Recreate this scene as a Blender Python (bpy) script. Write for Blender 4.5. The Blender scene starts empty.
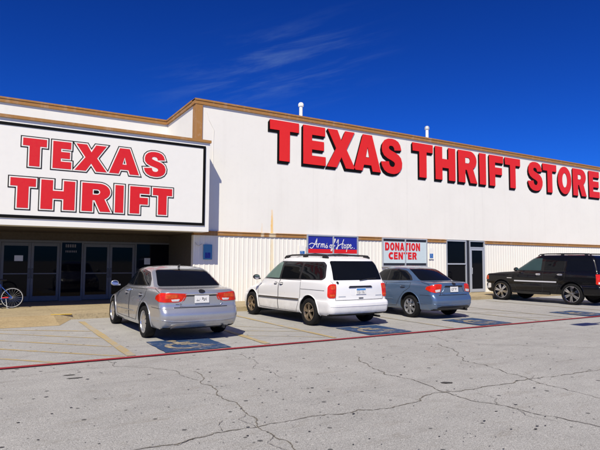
import bpy, bmesh, math, random
from mathutils import Vector, Matrix
from mathutils.bvhtree import BVHTree
from mathutils.geometry import delaunay_2d_cdt
random.seed(7)
PI = math.pi
scene = bpy.context.scene
COL = scene.collection

# ------------------------------------------------------------------ object helpers
def link(o):
    COL.objects.link(o); return o

def tag(o, label=None, cat=None, group=None, kind=None):
    if label: o['label'] = label
    if cat: o['category'] = cat
    if group: o['group'] = group
    if kind: o['kind'] = kind
    return o

def empty(name, loc, label, cat, group=None, rz=0):
    o = bpy.data.objects.new(name, None); link(o)
    o.empty_display_size = .3
    o.location = loc; o.rotation_euler = (0, 0, rz)
    return tag(o, label, cat, group)

def mesh_obj(name, me, mat=None, parent=None, smooth=None):
    o = bpy.data.objects.new(name, me); link(o)
    if mat is not None and not me.materials: me.materials.append(mat)
    if parent is not None: o.parent = parent
    if smooth is not None:
        for p in me.polygons: p.use_smooth = True
        me.set_sharp_from_angle(angle=math.radians(smooth))
    return o

def bm_obj(name, bm, mat=None, parent=None, smooth=None, fix=True):
    if fix: bmesh.ops.recalc_face_normals(bm, faces=bm.faces)
    me = bpy.data.meshes.new(name); bm.to_mesh(me); bm.free()
    return mesh_obj(name, me, mat, parent, smooth)

def add_box(bm, x0, x1, y0, y1, z0, z1, bev=0):
    vs = [bm.verts.new((x, y, z)) for x in (x0, x1) for y in (y0, y1) for z in (z0, z1)]
    F = [(0,1,3,2),(4,6,7,5),(0,4,5,1),(2,3,7,6),(0,2,6,4),(1,5,7,3)]
    fs = [bm.faces.new([vs[i] for i in f]) for f in F]
    if bev:
        es = list({e for f in fs for e in f.edges})
        bmesh.ops.bevel(bm, geom=es, offset=bev, segments=2, profile=.5, affect='EDGES')

def box(name, x0, x1, y0, y1, z0, z1, mat, parent=None, bev=0):
    bm = bmesh.new(); add_box(bm, x0, x1, y0, y1, z0, z1, bev)
    return bm_obj(name, bm, mat, parent)

def add_tube(bm, pts, r, n=10, cap=True):
    pts = [Vector(p) for p in pts]; rings = []
    rr = r if isinstance(r, (list, tuple)) else [r]*len(pts)
    prev = None
    for i, p in enumerate(pts):
        d = (pts[min(i+1, len(pts)-1)] - pts[max(i-1, 0)]).normalized()
        if prev is None:
            a = Vector((0,0,1)) if abs(d.z) < .9 else Vector((1,0,0))
        else: a = prev
        u = d.cross(a).normalized(); v = u.cross(d).normalized(); prev = v
        rings.append([bm.verts.new(p + rr[i]*(math.cos(2*PI*k/n)*u + math.sin(2*PI*k/n)*v)) for k in range(n)])
    for a, b in zip(rings, rings[1:]):
        for k in range(n): bm.faces.new((a[k], a[(k+1)%n], b[(k+1)%n], b[k]))
    if cap: bm.faces.new(rings[0][::-1]); bm.faces.new(rings[-1])

def add_lathe(bm, prof, n=48, axis='X', c=(0,0,0), close=False):
    """prof: list of (a, r): a along the axis, r radius"""
    rings = []
    for a, r in prof:
        ring = []
        for k in range(n):
            t = 2*PI*k/n; p = (r*math.cos(t), r*math.sin(t))
            v = {'X': (a, p[0], p[1]), 'Z': (p[0], p[1], a), 'Y': (p[0], a, p[1])}[axis]
            ring.append(bm.verts.new((v[0]+c[0], v[1]+c[1], v[2]+c[2])))
        rings.append(ring)
    prs = list(zip(rings, rings[1:]))
    if close: prs.append((rings[-1], rings[0]))
    for a, b in prs:
        for k in range(n): bm.faces.new((a[k], a[(k+1)%n], b[(k+1)%n], b[k]))
    if not close:
        bm.faces.new(rings[0][::-1]); bm.faces.new(rings[-1])

def ribbon_pts(pts, w):
    """left/right borders of a flat stroke"""
    P = [Vector(p) for p in pts]; L, R = [], []
    for i, p in enumerate(P):
        d0 = (P[i]-P[i-1]).normalized() if i else None
        d1 = (P[i+1]-P[i]).normalized() if i < len(P)-1 else None
        d = ((d0 or d1)+(d1 or d0)).normalized()
        nrm = Vector((-d.y, d.x)); c = 1.0
        if d0 and d1: c = max(.5, nrm.dot(Vector((-d0.y, d0.x))))
        ww = w[i] if isinstance(w, (list, tuple)) else w
        L.append(p+nrm*ww/2/c); R.append(p-nrm*ww/2/c)
    return L, R

def add_ribbon(bm, pts, w, z, tf=lambda x, y, z: (x, y, z)):
    L, R = ribbon_pts(pts, w)
    a = [bm.verts.new(tf(p.x, p.y, z)) for p in L]; b = [bm.verts.new(tf(p.x, p.y, z)) for p in R]
    for i in range(len(a)-1): bm.faces.new((a[i], b[i], b[i+1], a[i+1]))

# ------------------------------------------------------------------ materials
def srgb(r, g, b):
    f = lambda c: (c/255/12.92) if c/255 <= .04045 else ((c/255+.055)/1.055)**2.4
    return (f(r), f(g), f(b), 1)

class NT:
    def __init__(s, name):
        s.m = bpy.data.materials.new(name); s.m.use_nodes = True
        s.t = s.m.node_tree; s.b = s.t.nodes['Principled BSDF']
        s.tc = None
    def n(s, typ, **kw):
        nd = s.t.nodes.new(typ)
        for k, v in kw.items(): setattr(nd, k, v)
        return nd
    def l(s, a, b): s.t.links.new(a, b)
    def obj(s):
        if s.tc is None: s.tc = s.n('ShaderNodeTexCoord')
        return s.tc.outputs['Object']
    def put(s, sock, v):
        if hasattr(v, 'is_linked') or hasattr(v, 'links'): s.l(v, sock)
        else: sock.default_value = v
    def math(s, op, a, b=0.0, c=None, clamp=False):
        nd = s.n('ShaderNodeMath', operation=op); nd.use_clamp = clamp
        s.put(nd.inputs[0], a); s.put(nd.inputs[1], b)
        if c is not None: s.put(nd.inputs[2], c)
        return nd.outputs[0]
    def noise(s, scale, detail=4, rough=.55, vec=None, stretch=None, dist=0):
        nd = s.n('ShaderNodeTexNoise'); nd.inputs['Scale'].default_value = scale
        nd.inputs['Detail'].default_value = detail; nd.inputs['Roughness'].default_value = rough
        nd.inputs['Distortion'].default_value = dist
        v = vec or s.obj()
        if stretch:
            mp = s.n('ShaderNodeMapping'); mp.inputs['Scale'].default_value = stretch
            s.l(v, mp.inputs['Vector']); v = mp.outputs[0]
        s.l(v, nd.inputs['Vector']); return nd.outputs['Fac']
    def voro(s, scale, feature='F1', vec=None, rnd=1.0):
        nd = s.n('ShaderNodeTexVoronoi', feature=feature); nd.inputs['Scale'].default_value = scale
        nd.inputs['Randomness'].default_value = rnd
        s.l(vec or s.obj(), nd.inputs['Vector']); return nd
    def ramp(s, fac, a, b, va=0.0, vb=1.0):
        nd = s.n('ShaderNodeMapRange'); nd.clamp = True
        s.put(nd.inputs['Value'], fac)
        nd.inputs['From Min'].default_value = a; nd.inputs['From Max'].default_value = b
        nd.inputs['To Min'].default_value = va; nd.inputs['To Max'].default_value = vb
        return nd.outputs[0]
    def mix(s, fac, a, b, mode='MIX'):
        nd = s.n('ShaderNodeMix', data_type='RGBA', blend_type=mode)
        s.put(nd.inputs[0], fac); s.put(nd.inputs[6], a); s.put(nd.inputs[7], b)
        return nd.outputs[2]
    def xyz(s):
        nd = s.n('ShaderNodeSeparateXYZ'); s.l(s.obj(), nd.inputs[0]); return nd.outputs
    def bump(s, h, strength=.3, dist=.01):
        nd = s.n('ShaderNodeBump'); nd.inputs['Strength'].default_value = strength
        nd.inputs['Distance'].default_value = dist; s.l(h, nd.inputs['Height'])
        s.l(nd.outputs[0], s.b.inputs['Normal'])
    def base(s, v): s.put(s.b.inputs['Base Color'], v)
    def rough(s, v): s.put(s.b.inputs['Roughness'], v)

def simple(name, col, rough=.5, metal=0, coat=0, var=.06, scale=6, spec=None):
    m = NT(name)
    c2 = tuple(max(0, c*(1-var*2)) for c in col[:3])+(1,)
    m.base(m.mix(m.noise(scale, 5), tuple(col[:3])+(1,), c2))
    nz = m.noise(scale*2.3, 3)
    m.rough(m.ramp(nz, .3, .7, max(0, rough*.85), min(1, rough*1.15)))
    m.b.inputs['Metallic'].default_value = metal
    m.b.inputs['Coat Weight'].default_value = coat
    m.b.inputs['Coat Roughness'].default_value = .04
    if spec is not None: m.b.inputs['Specular IOR Level'].default_value = spec
    return m.m

def g(v): return (v, v, v, 1)

# ground: old light grey lot
def asphalt():
    m = NT('old_pavement')
    big = m.noise(.35, 5, .6); mid = m.noise(2.2, 6, .65); fine = m.noise(85, 3, .7); grit = m.noise(30, 4, .7)
    c = m.mix(m.ramp(big, .3, .7), (.395, .39, .37, 1), (.495, .49, .465, 1))
    c = m.mix(m.ramp(mid, .42, .75, 0, .5), c, (.27, .267, .258, 1))
    c = m.mix(m.ramp(fine, .38, .56, .75, 0), c, (.13, .127, .118, 1))
    c = m.mix(m.ramp(grit, .52, .70, 0, .55), c, (.62, .61, .58, 1))
    # tyre worn, slightly darker lane with fine streaks along the lane
    st = m.noise(1.0, 5, .6, stretch=(.25, 2.2, 1))
    c = m.mix(m.ramp(st, .5, .78, 0, .42), c, (.24, .237, .23, 1))
    gr = m.noise(3.1, 7, .72, stretch=(.55, 1.6, 1), dist=.6)
    c = m.mix(m.ramp(gr, .54, .74, 0, .5), c, (.20, .178, .14, 1))
    fl = m.noise(42, 2, .6); c = m.mix(m.ramp(fl, .60, .68, 0, .6), c, (.11, .105, .095, 1))
    pit = m.noise(150, 2, .6)
    c = m.mix(m.ramp(pit, .57, .68, 0, .7), c, (.085, .08, .07, 1))
    # old chewing-gum and oil spots
    wob = m.noise(5, 3)
    for sc, r0, seedoff, dens in ((3.0, .030, 0, .45), (6.3, .050, 3.1, .30)):
        mp = m.n('ShaderNodeMapping'); mp.inputs['Location'].default_value = (seedoff, seedoff*1.7, 0)
        m.l(m.obj(), mp.inputs['Vector'])
        v = m.voro(sc, vec=mp.outputs[0])
        sep = m.n('ShaderNodeSeparateColor'); m.l(v.outputs['Color'], sep.inputs[0])
        pick = m.math('GREATER_THAN', sep.outputs[0], dens)
        rad = m.math('MULTIPLY', m.math('POWER', sep.outputs[1], 2.0), r0*sc*.62)
        d = m.math('ADD', v.outputs['Distance'], m.math('MULTIPLY', m.math('SUBTRACT', wob, .5), .10))
        inside = m.math('MULTIPLY', m.ramp(m.math('SUBTRACT', d, rad), -.03, .02, .95, 0), pick)
        c = m.mix(inside, c, (.075, .074, .072, 1))
    m.base(c); m.rough(m.ramp(mid, .3, .7, .78, .95))
    h = m.math('ADD', m.math('MULTIPLY', fine, .6), m.math('MULTIPLY', grit, .5))
    m.bump(h, .55, .012)
    return m.m

def concrete(name, a, b):
    m = NT(name)
    n1 = m.noise(1.6, 7, .7, stretch=(.5, 1.3, 1), dist=.4); n2 = m.noise(18, 5, .7); n3 = m.noise(90, 2)
    c = m.mix(m.ramp(n1, .3, .7), a, b)
    c = m.mix(m.ramp(n2, .47, .68, 0, .6), c, tuple(x*.5 for x in b[:3])+(1,))
    m.base(c); m.rough(.9); m.bump(m.math('ADD', n2, m.math('MULTIPLY', n3, .4)), .35, .008)
    return m.m

def worn_paint(name, col, wear=.5, under=(.33, .33, .32, 1)):
    m = NT(name)
    n1 = m.noise(7, 6, .7); n2 = m.noise(45, 4, .75); n3 = m.noise(1.1, 3)
    k = m.math('ADD', m.math('MULTIPLY', n1, .5), m.math('MULTIPLY', n2, .4))
    k = m.math('ADD', k, m.math('MULTIPLY', m.math('SUBTRACT', n3, .5), .35))
    f = m.ramp(k, wear-.07, wear+.09, 0, .92)
    c = m.mix(m.ramp(n1, .3, .75), col, tuple(x*.72 for x in col[:3])+(1,))
    m.base(m.mix(f, c, under)); m.rough(.8); m.bump(n2, .25, .005)
    return m.m

def wall_mat(name, base, streaks, joints=False):
    m = NT(name)
    x, y, z = m.xyz()
    n1 = m.noise(.5, 5, .6); n2 = m.noise(6, 5, .65); n3 = m.noise(55, 3, .6)
    run = m.noise(1.0, 5, .65, stretch=(3.2, 1, .16))
    c = m.mix(m.ramp(n1, .3, .7), base, tuple(v*.945 for v in base[:3])+(1,))
    c = m.mix(m.ramp(run, .54, .82, 0, .26), c, (.60, .58, .53, 1))
    c = m.mix(m.ramp(n2, .55, .8, 0, .22), c, (.62, .60, .56, 1))
    if joints:  # panel joints: a hairline every 4.9 m
        fr = m.math('PINGPONG', m.math('ADD', x, -1.0), 2.45)
        c = m.mix(m.ramp(fr, .0, .035, .2, 0), c, (.55, .54, .5, 1))
    for (sx, w, z0, z1, col, k) in streaks:
        wx = m.math('MULTIPLY', m.math('SUBTRACT', n2, .5), .06)
        dx = m.math('ABSOLUTE', m.math('ADD', m.math('SUBTRACT', x, sx), wx))
        t = m.ramp(z, z0, z1, 1, .55)
        a = m.math('SUBTRACT', m.math('MULTIPLY', t, w), dx)
        f = m.math('MULTIPLY', m.ramp(a, -.02, .03), m.ramp(z, z1-.35, z1, 1, .45))
        f = m.math('MULTIPLY', f, m.math('LESS_THAN', z, z1)); f = m.math('MULTIPLY', f, m.math('GREATER_THAN', z, z0-.02))
        f = m.math('MULTIPLY', f, m.ramp(n2, .25, .6, k*.6, k))
        c = m.mix(f, c, col)
    m.base(c); m.rough(.86); m.bump(m.math('ADD', n3, m.math('MULTIPLY', n2, .5)), .28, .012)
    return m.m

def glass_dark(name, col, rough=.03):
    m = NT(name)
    n = m.noise(3, 3)
    m.base(m.mix(n, col, tuple(v*.7 for v in col[:3])+(1,)))
    m.rough(m.ramp(n, .3, .7, rough*.6, rough*1.6)); m.b.inputs['IOR'].default_value = 1.33; m.b.inputs['Specular IOR Level'].default_value = .32
    return m.m

def paint(name, col, metal=0.0, rough=.35, flake=0, dust=.5):
    m = NT(name)
    n = m.noise(2.5, 4); c = m.mix(n, tuple(col)+(1,), tuple(v*.94 for v in col)+(1,))
    if flake:
        f = m.noise(900, 1); c = m.mix(m.ramp(f, .4, .65, 0, flake), c, tuple(min(1, v*1.5) for v in col)+(1,))
    # road dust towards the sills, an actual film on the panels
    x, y, z = m.xyz()
    d = m.math('MULTIPLY', m.ramp(z, .18, .62, dust, 0), m.ramp(m.noise(6, 5, .7), .35, .7))
    c = m.mix(d, c, (.22, .19, .15, 1))
    m.base(c); m.rough(m.ramp(n, .3, .7, rough*.9, rough*1.15)); m.b.inputs['Metallic'].default_value = metal
    m.b.inputs['Coat Weight'].default_value = 1; m.b.inputs['Coat Roughness'].default_value = .03
    return m.m

def lens(name, col):
    m = NT(name)
    v = m.voro(16)
    m.base(m.mix(m.ramp(v.outputs['Distance'], .1, .7), tuple(col)+(1,), tuple(c*.7 for c in col)+(1,)))
    m.rough(.2); m.b.inputs['Coat Weight'].default_value = .25; m.b.inputs['Specular IOR Level'].default_value = .3
    return m.m

M = {}
M['asphalt'] = asphalt()
M['walk'] = concrete('tan_concrete', (.44, .36, .22, 1), (.29, .23, .135, 1))
M['ramp'] = concrete('ramp_concrete', (.42, .33, .185, 1), (.30, .225, .115, 1))
M['red_line'] = worn_paint('red_curb_paint', (.30, .007, .018, 1), .62)
M['yellow'] = worn_paint('yellow_lot_paint', (.44, .33, .14, 1), .485)
M['yellow_faint'] = worn_paint('yellow_faint_paint', (.42, .35, .20, 1), .43)
M['yellow_new'] = worn_paint('yellow_curb_paint', (.85, .55, .02, 1), .8)
M['blue_paint'] = worn_paint('blue_lot_paint', (.012, .048, .135, 1), .55)
M['tan_paint'] = worn_paint('tan_symbol_paint', (.42, .34, .20, 1), .46, (.012, .045, .135, 1))
ST = (.80, .47, .08, 1)
M['stucco'] = wall_mat('white_stucco', (.785, .77, .715, 1), [(8.98, .058, 2.58, 3.50, ST, .9), (8.56, .03, 2.58, 2.98, ST, .5)], True)
M['stucco_plain'] = wall_mat('white_stucco_plain', (.785, .77, .715, 1), [])
M['ribbed'] = wall_mat('ribbed_white_metal', (.80, .78, .71, 1), [(8.98, .09, 1.2, 2.6, (.78, .60, .28, 1), .55)])
M['brown'] = wall_mat('brown_trim', (.34, .165, .046, 1), [(8.98, .16, 2.3, 3.0, (.72, .62, .42, 1), .8), (8.56, .08, 2.3, 3.0, (.70, .6, .42, 1), .7)])
M['white_sign'] = simple('sign_face_white', (.80, .79, .735), .45, var=.03)
M['white_metal'] = simple('white_painted_metal', (.80, .79, .74), .45, var=.04)
M['black'] = simple('black_paint', (.004, .004, .004), .6, spec=.12)
M['red_sign'] = simple('red_letter_face', (.72, .018, .012), .45, var=.04)
M['red_flat'] = simple('red_vinyl', (.64, .007, .010), .5, var=.03)
M['alu'] = simple('grey_aluminium', (.50, .53, .57), .42, .35)
M['alu_dark'] = simple('weathered_aluminium', (.115, .118, .125), .5, .2)
M['galv'] = simple('galvanised_steel', (.62, .62, .60), .45, .3, var=.1)
M['glass_door'] = glass_dark('dark_shop_glass', (.004, .0045, .007, 1))
M['glass_door'].node_tree.nodes['Principled BSDF'].inputs['Specular IOR Level'].default_value = .22
M['glass_pale'] = simple('pale_blue_panel', (.55, .65, .69), .3, var=.05, scale=3)
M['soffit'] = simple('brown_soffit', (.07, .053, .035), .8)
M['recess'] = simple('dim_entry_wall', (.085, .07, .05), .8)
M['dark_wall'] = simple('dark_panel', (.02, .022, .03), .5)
M['roofing'] = simple('grey_roofing', (.33, .33, .32), .9)
M['blue_sign'] = simple('blue_sign_face', (.02, .13, .42), .4)
M['teal_sign'] = simple('teal_sign_face', (.05, .22, .42), .4)
M['navy'] = simple('navy_banner', (.012, .022, .30), .5)
M['paper'] = simple('white_paper', (.7, .7, .7), .8)
M['dim_text'] = simple('faded_white_vinyl', (.16, .15, .16), .7)
M['rubber'] = simple('tyre_rubber', (.0075, .0075, .008), .8, var=.15, spec=.25)
M['trim_black'] = simple('black_trim', (.015, .015, .016), .4)
M['well'] = simple('wheel_well', (.008, .008, .008), .9)
M['wheel_chrome'] = simple('wheel_chrome', (.42, .42, .44), .12, 1, var=.05)
M['chrome'] = simple('chrome', (.78, .78, .80), .08, 1, var=.02)
M['satin'] = simple('satin_trim', (.62, .63, .66), .35, .25)
M['alloy'] = simple('silver_alloy', (.62, .63, .65), .25, .85, var=.05)
M['gold_alloy'] = simple('gold_alloy', (.46, .37, .27), .25, .85, var=.06)
M['car_glass'] = glass_dark('tinted_car_glass', (.006, .007, .009, 1), .02)
M['green_glass'] = glass_dark('green_car_glass', (.17, .25, .215, 1), .03)
M['teal_glass'] = glass_dark('teal_car_glass', (.03, .062, .068, 1), .03)
M['lens_red'] = lens('red_lens', (.72, .022, .006))
M['lens_amber'] = lens('amber_lens', (.68, .09, .02))
M['lens_white'] = lens('clear_lens', (.75, .75, .75))
M['plate'] = simple('plate_white', (.72, .72, .70), .4)
M['plate_blue'] = simple('plate_blue', (.06, .25, .60), .4)
M['silver_paint'] = paint('silver_paint', (.43, .445, .47), .6, .28)
M['white_paint'] = paint('white_car_paint', (.80, .80, .79), 0, .3)
M['blue_paintcar'] = paint('steel_blue_paint', (.095, .16, .27), .45, .30)
M['black_paint'] = paint('black_car_paint', (.004, .004, .005), 0, .25, dust=.06)
M['black_paint'].node_tree.nodes['Principled BSDF'].inputs['Coat IOR'].default_value = 1.3
M['black_paint'].node_tree.nodes['Principled BSDF'].inputs['Specular IOR Level'].default_value = .15
M['bike_blue'] = simple('blue_bike_paint', (.02, .09, .42), .3, 0, 1)

# ------------------------------------------------------------------ setting: ground
def grid_sheet(name, x0, x1, y0, y1, z, mat, kind='structure'):
    bm = bmesh.new()
    bm.faces.new([bm.verts.new(p) for p in ((x0, y0, z), (x1, y0, z), (x1, y1, z), (x0, y1, z))])
    o = bm_obj(name, bm, mat); return tag(o, kind=kind)

grid_sheet('ground', -400, 400, -400, 400, 0, M['asphalt'])

CURB = 15.1; WALL = 17.2; SW = .14
bm = bmesh.new()
# sidewalk slabs with joints between them (gaps 8 mm wide)
x = -30.0
while x < 45:
    add_box(bm, x, x+1.494, CURB, 20.6, -.05, SW); x += 1.5
tag(bm_obj('sidewalk', bm, M['walk']), kind='structure')
bm = bmesh.new()
rv = [(-2.4, 13.85, .004), (1.48, 13.85, .004), (1.88, 15.098, .004), (-2.8, 15.098, .004), (-2.4, 15.098, SW-.002), (1.45, 15.098, SW-.002)]
V = [bm.verts.new(p) for p in rv]
for f in ((0,1,5,4), (1,2,5), (3,0,4), (2,3,4,5)): bm.faces.new([V[i] for i in f])
tag(bm_obj('curb_ramp', bm, M['ramp']), kind='structure')

# painted lot markings
def strip(name, pts, w, mat, z=.004, kind='structure', rag=0.0):
    bm = bmesh.new()
    P = []
    for a, b in zip(pts, pts[1:]):
        a, b = Vector(a), Vector(b); n = max(1, int((b-a).length/.25))
        for i in range(n): P.append(a.lerp(b, i/n))
    P.append(Vector(pts[-1]))
    ws = [w*(1+random.uniform(-rag, rag)) for _ in P]
    add_ribbon(bm, P, ws, z)
    o = bm_obj(name, bm, mat)
    if kind: tag(o, kind=kind)
    return o
strip('fire_lane_line', [(-14, 8.80), (0, 8.80), (6, 8.78), (16, 8.80), (30, 8.80)], .115, M['red_line'], .016, rag=.10)
for a, b, w, m in [((2.05, 14.45), (2.07, 8.97), .145, 'yellow'), ((4.66, 12.8), (4.63, 9.0), .13, 'yellow'), ((6.13, 14.6), (6.2, 9.0), .11, 'yellow'),
                ((9.70, 14.6), (9.64, 9.0), .10, 'yellow_faint'), ((13.0, 14.6), (13.0, 9.0), .10, 'yellow_faint'), ((14.5, 14.6), (14.5, 9.0), .10, 'yellow_faint'), ((17.6, 14.6), (17.6, 9.0), .1, 'yellow_faint')]:
    strip('parking_line', [a, b], w, M[m], .008, rag=.12)
for a, b in [((-.9, 14.95-.6), (1.96, 12.45)), ((-1.9, 14.95), (1.96, 11.25)), ((-1.9, 13.95), (1.96, 10.08)), ((-1.9, 12.85), (1.95, 8.98)), ((-1.9, 11.85), (.95, 8.92))]:
    if a == (-1.9, 14.95): a = (-1.0, 14.15-.0)
    if a[1] > 13.8:
        a, b = Vector(a), Vector(b); t = (a.y-13.82)/(a.y-b.y); a = a.lerp(b, t)
    strip('crosshatch_line', [a, b], .075, M['yellow'], .004, rag=.15)
strip('parking_line', [(-14, 8.92), (1.96, 8.90)], .05, M['yellow'], .006, rag=.2)
for a, b in [((4.75, 12.2), (6.1, 10.75)), ((4.72, 11.1), (6.12, 10.2)), ((4.74, 10.2), (6.1, 9.2)), ((13.05, 11.5), (14.45, 10.2)), ((13.05, 13), (14.45, 11.7)), ((13.05, 10), (14.2, 9.0))]:
    strip('crosshatch_line', [a, b], .07, M['yellow_faint'], .004, rag=.2)

# cracks in the pavement and tar dabs
def crack(bm, pts, w, z):
    P = [Vector(p) for p in pts]
    for it in range(4):
        Q = [P[0]]
        for a, b in zip(P, P[1:]):
            d = b-a; L = d.length
            mid = (a+b)/2 + Vector((-d.y, d.x))*random.uniform(-.13, .13)
            Q += ([mid] if L > .05 else []) + [b]
        P = Q
    ws = [w*random.uniform(.35, 1.45) for _ in P]; ws[0] = ws[-1] = .003
    add_ribbon(bm, P, ws, z)
C1 = [(2.55,7.3),(2.41,6.59),(2.48,6.36),(2.39,5.80),(2.44,5.48),(2.37,5.08),(2.28,4.64),(2.29,4.36),(2.28,3.93),(2.1,3.2)]
C2 = [(-.6,4.3),(1.20,4.57),(1.69,4.59),(2.28,4.60),(2.58,4.61),(2.96,4.62),(3.22,4.54),(3.45,4.59),(3.97,4.49),(4.31,4.52),(4.60,4.67),(4.88,4.67),(5.47,4.63),(6.40,4.63),(7.08,4.54),(7.88,4.48),(9.5,4.6)]
C3 = [(5.37,7.15),(5.11,6.61),(4.97,6.09),(4.85,5.80),(4.93,5.59),(4.95,5.20),(4.89,4.89),(4.86,4.63),(4.82,4.24),(4.95,3.99),(5.00,3.76),(5.01,3.52),(5.11,3.29),(5.17,2.96),(5.2,2.3)]
C4 = [(7.64,7.49),(7.17,6.60),(6.63,5.96),(6.67,5.57),(6.44,5.00),(6.40,4.63),(6.31,4.10),(6.24,3.56),(6.2,2.8)]
C5 = [(1.66,8.70),(1.65,8.22),(2.12,7.83),(2.36,7.38),(2.45,6.72)]
C6 = [(.3,8.2),(.78,8.22),(1.54,8.19),(2.1,8.05)]
C7 = [(8.2,8.3),(8.0,7.6),(8.3,6.9),(9.4,6.1),(10.2,5.3)]
C8 = [(3.6,8.5),(3.7,7.7),(3.4,7.1),(3.5,6.3)]
bm = bmesh.new()
for i, (c, w) in enumerate([(C1, .012), (C2, .013), (C3, .012), (C4, .011), (C5, .008), (C6, .006), (C7, .008), (C8, .005)]):
    crack(bm, c, w, .004+.0007*i)
for s in (C1, C2, C3, C4):
    for k in range(3):
        p = Vector(random.choice(s[1:-1])); a = random.uniform(0, 6.28)
        crack(bm, [p, p+Vector((math.cos(a), math.sin(a)))*.25, p+Vector((math.cos(a+.5), math.sin(a+.5)))*.5], .005, .0100+.0005*k)
M['crack'] = simple('crack_dirt', (.20, .18, .145), .95, var=.3, scale=12)
tag(bm_obj('pavement_cracks', bm, M['crack']), kind='structure')
def blob(bm, cx, cy, rx, ry, rot, z):
    n = 14; vs = []
    for k in range(n):
        t = 2*PI*k/n; r = random.uniform(.75, 1.15)
        px, py = rx*r*math.cos(t), ry*r*math.sin(t)
        vs.append(bm.verts.new((cx+px*math.cos(rot)-py*math.sin(rot), cy+px*math.sin(rot)+py*math.cos(rot), z)))
    bm.faces.new(vs)
bm = bmesh.new()
blob(bm, .99, 7.90, .085, .030, -.1, .004); blob(bm, 1.03, 7.67, .11, .030, -.1, .0045)
blob(bm, 5.24, 5.01, .09, .05, -.5, .005)
for i in range(480):
    y = random.uniform(2.0, 8.5)**1.0; x = .62*y + random.uniform(-.62, .9)*y
    r = random.choice((.005, .006, .007, .009, .013))*random.uniform(.7, 1.2)
    blob(bm, x, y, r*random.uniform(1, 2.0), r, random.uniform(-.5, .5), .0055+.00001*i)
M['tar'] = simple('old_tar', (.05, .048, .042), .85, var=.25, scale=20)
tag(bm_obj('tar_spots', bm, M['tar']), kind='structure')

# accessible-parking patches
def isa_strokes(bm, tf, w, z, dz):
    S = [[(.40,.78),(.41,.50)], [(.40,.66),(.62,.66)], [(.41,.50),(.66,.50),(.78,.22),(.90,.26)]]
    arc = [(.44+.27*math.cos(math.radians(a)), .36+.27*math.sin(math.radians(a))) for a in range(115, 345, 14)]
    for i, s in enumerate(S+[arc]): add_ribbon(bm, s, w, z+dz*i, tf)
    vs = [bm.verts.new(tf(.38+.085*math.cos(t*PI/8), .90+.085*math.sin(t*PI/8), z)) for t in range(16)]
    bm.faces.new(vs)
SPOTS = [(3.25, 'blue wheelchair-symbol patch painted behind the silver sedan'), (7.70, 'blue wheelchair-symbol patch painted behind the white minivan'),
         (11.2, 'blue wheelchair-symbol patch painted behind the steel-blue sedan'), (15.9, 'blue wheelchair-symbol patch in the empty space beside the black SUV')]
for X, lab in SPOTS:
    e = empty('parking_marking', (X, 9.62, 0), lab, 'road marking', 'wheelchair patches along the red line')
    bm = bmesh.new(); P = []
    for (x0, y0), (x1, y1) in (((-.61,-.66),(.61,-.66)), ((.61,-.66),(.61,.66)), ((.61,.66),(-.61,.66)), ((-.61,.66),(-.61,-.66))):
        for k in range(8): P.append((x0+(x1-x0)*k/8+random.uniform(-.014, .014), y0+(y1-y0)*k/8+random.uniform(-.014, .014), .012))
    bm.faces.new([bm.verts.new(p) for p in P])
    bm_obj('painted_field', bm, M['blue_paint'], e)
    bm = bmesh.new(); isa_strokes(bm, lambda x, y, z: ((x-.52)*1.15, (y-.47)*1.15, z), .105, .016, .0006)
    bm_obj('wheelchair_symbol', bm, M['tan_paint'], e)

# ------------------------------------------------------------------ glyphs
def arc(cx, cy, rx, ry, a0, a1, n=14):
    return [(cx+rx*math.cos(math.radians(a0+(a1-a0)*i/n)), cy+ry*math.sin(math.radians(a0+(a1-a0)*i/n))) for i in range(n+1)]

def stroke_poly(pts, w):
    L, R = ribbon_pts(pts, w); return [(p.x, p.y) for p in L]+[(p.x, p.y) for p in reversed(R)]

def smooth(pts, k=6):
    P = [Vector(p) for p in pts]; out = []
    for i in range(len(P)-1):
        a, b, c, d = P[max(0, i-1)], P[i], P[i+1], P[min(len(P)-1, i+2)]
        for j in range(k):
            t = j/k
            out.append(.5*((2*b)+(-a+c)*t+(2*a-5*b+4*c-d)*t*t+(-a+3*b-3*c+d)*t**3))
    out.append(P[-1]); return [(p.x, p.y) for p in out]

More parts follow.
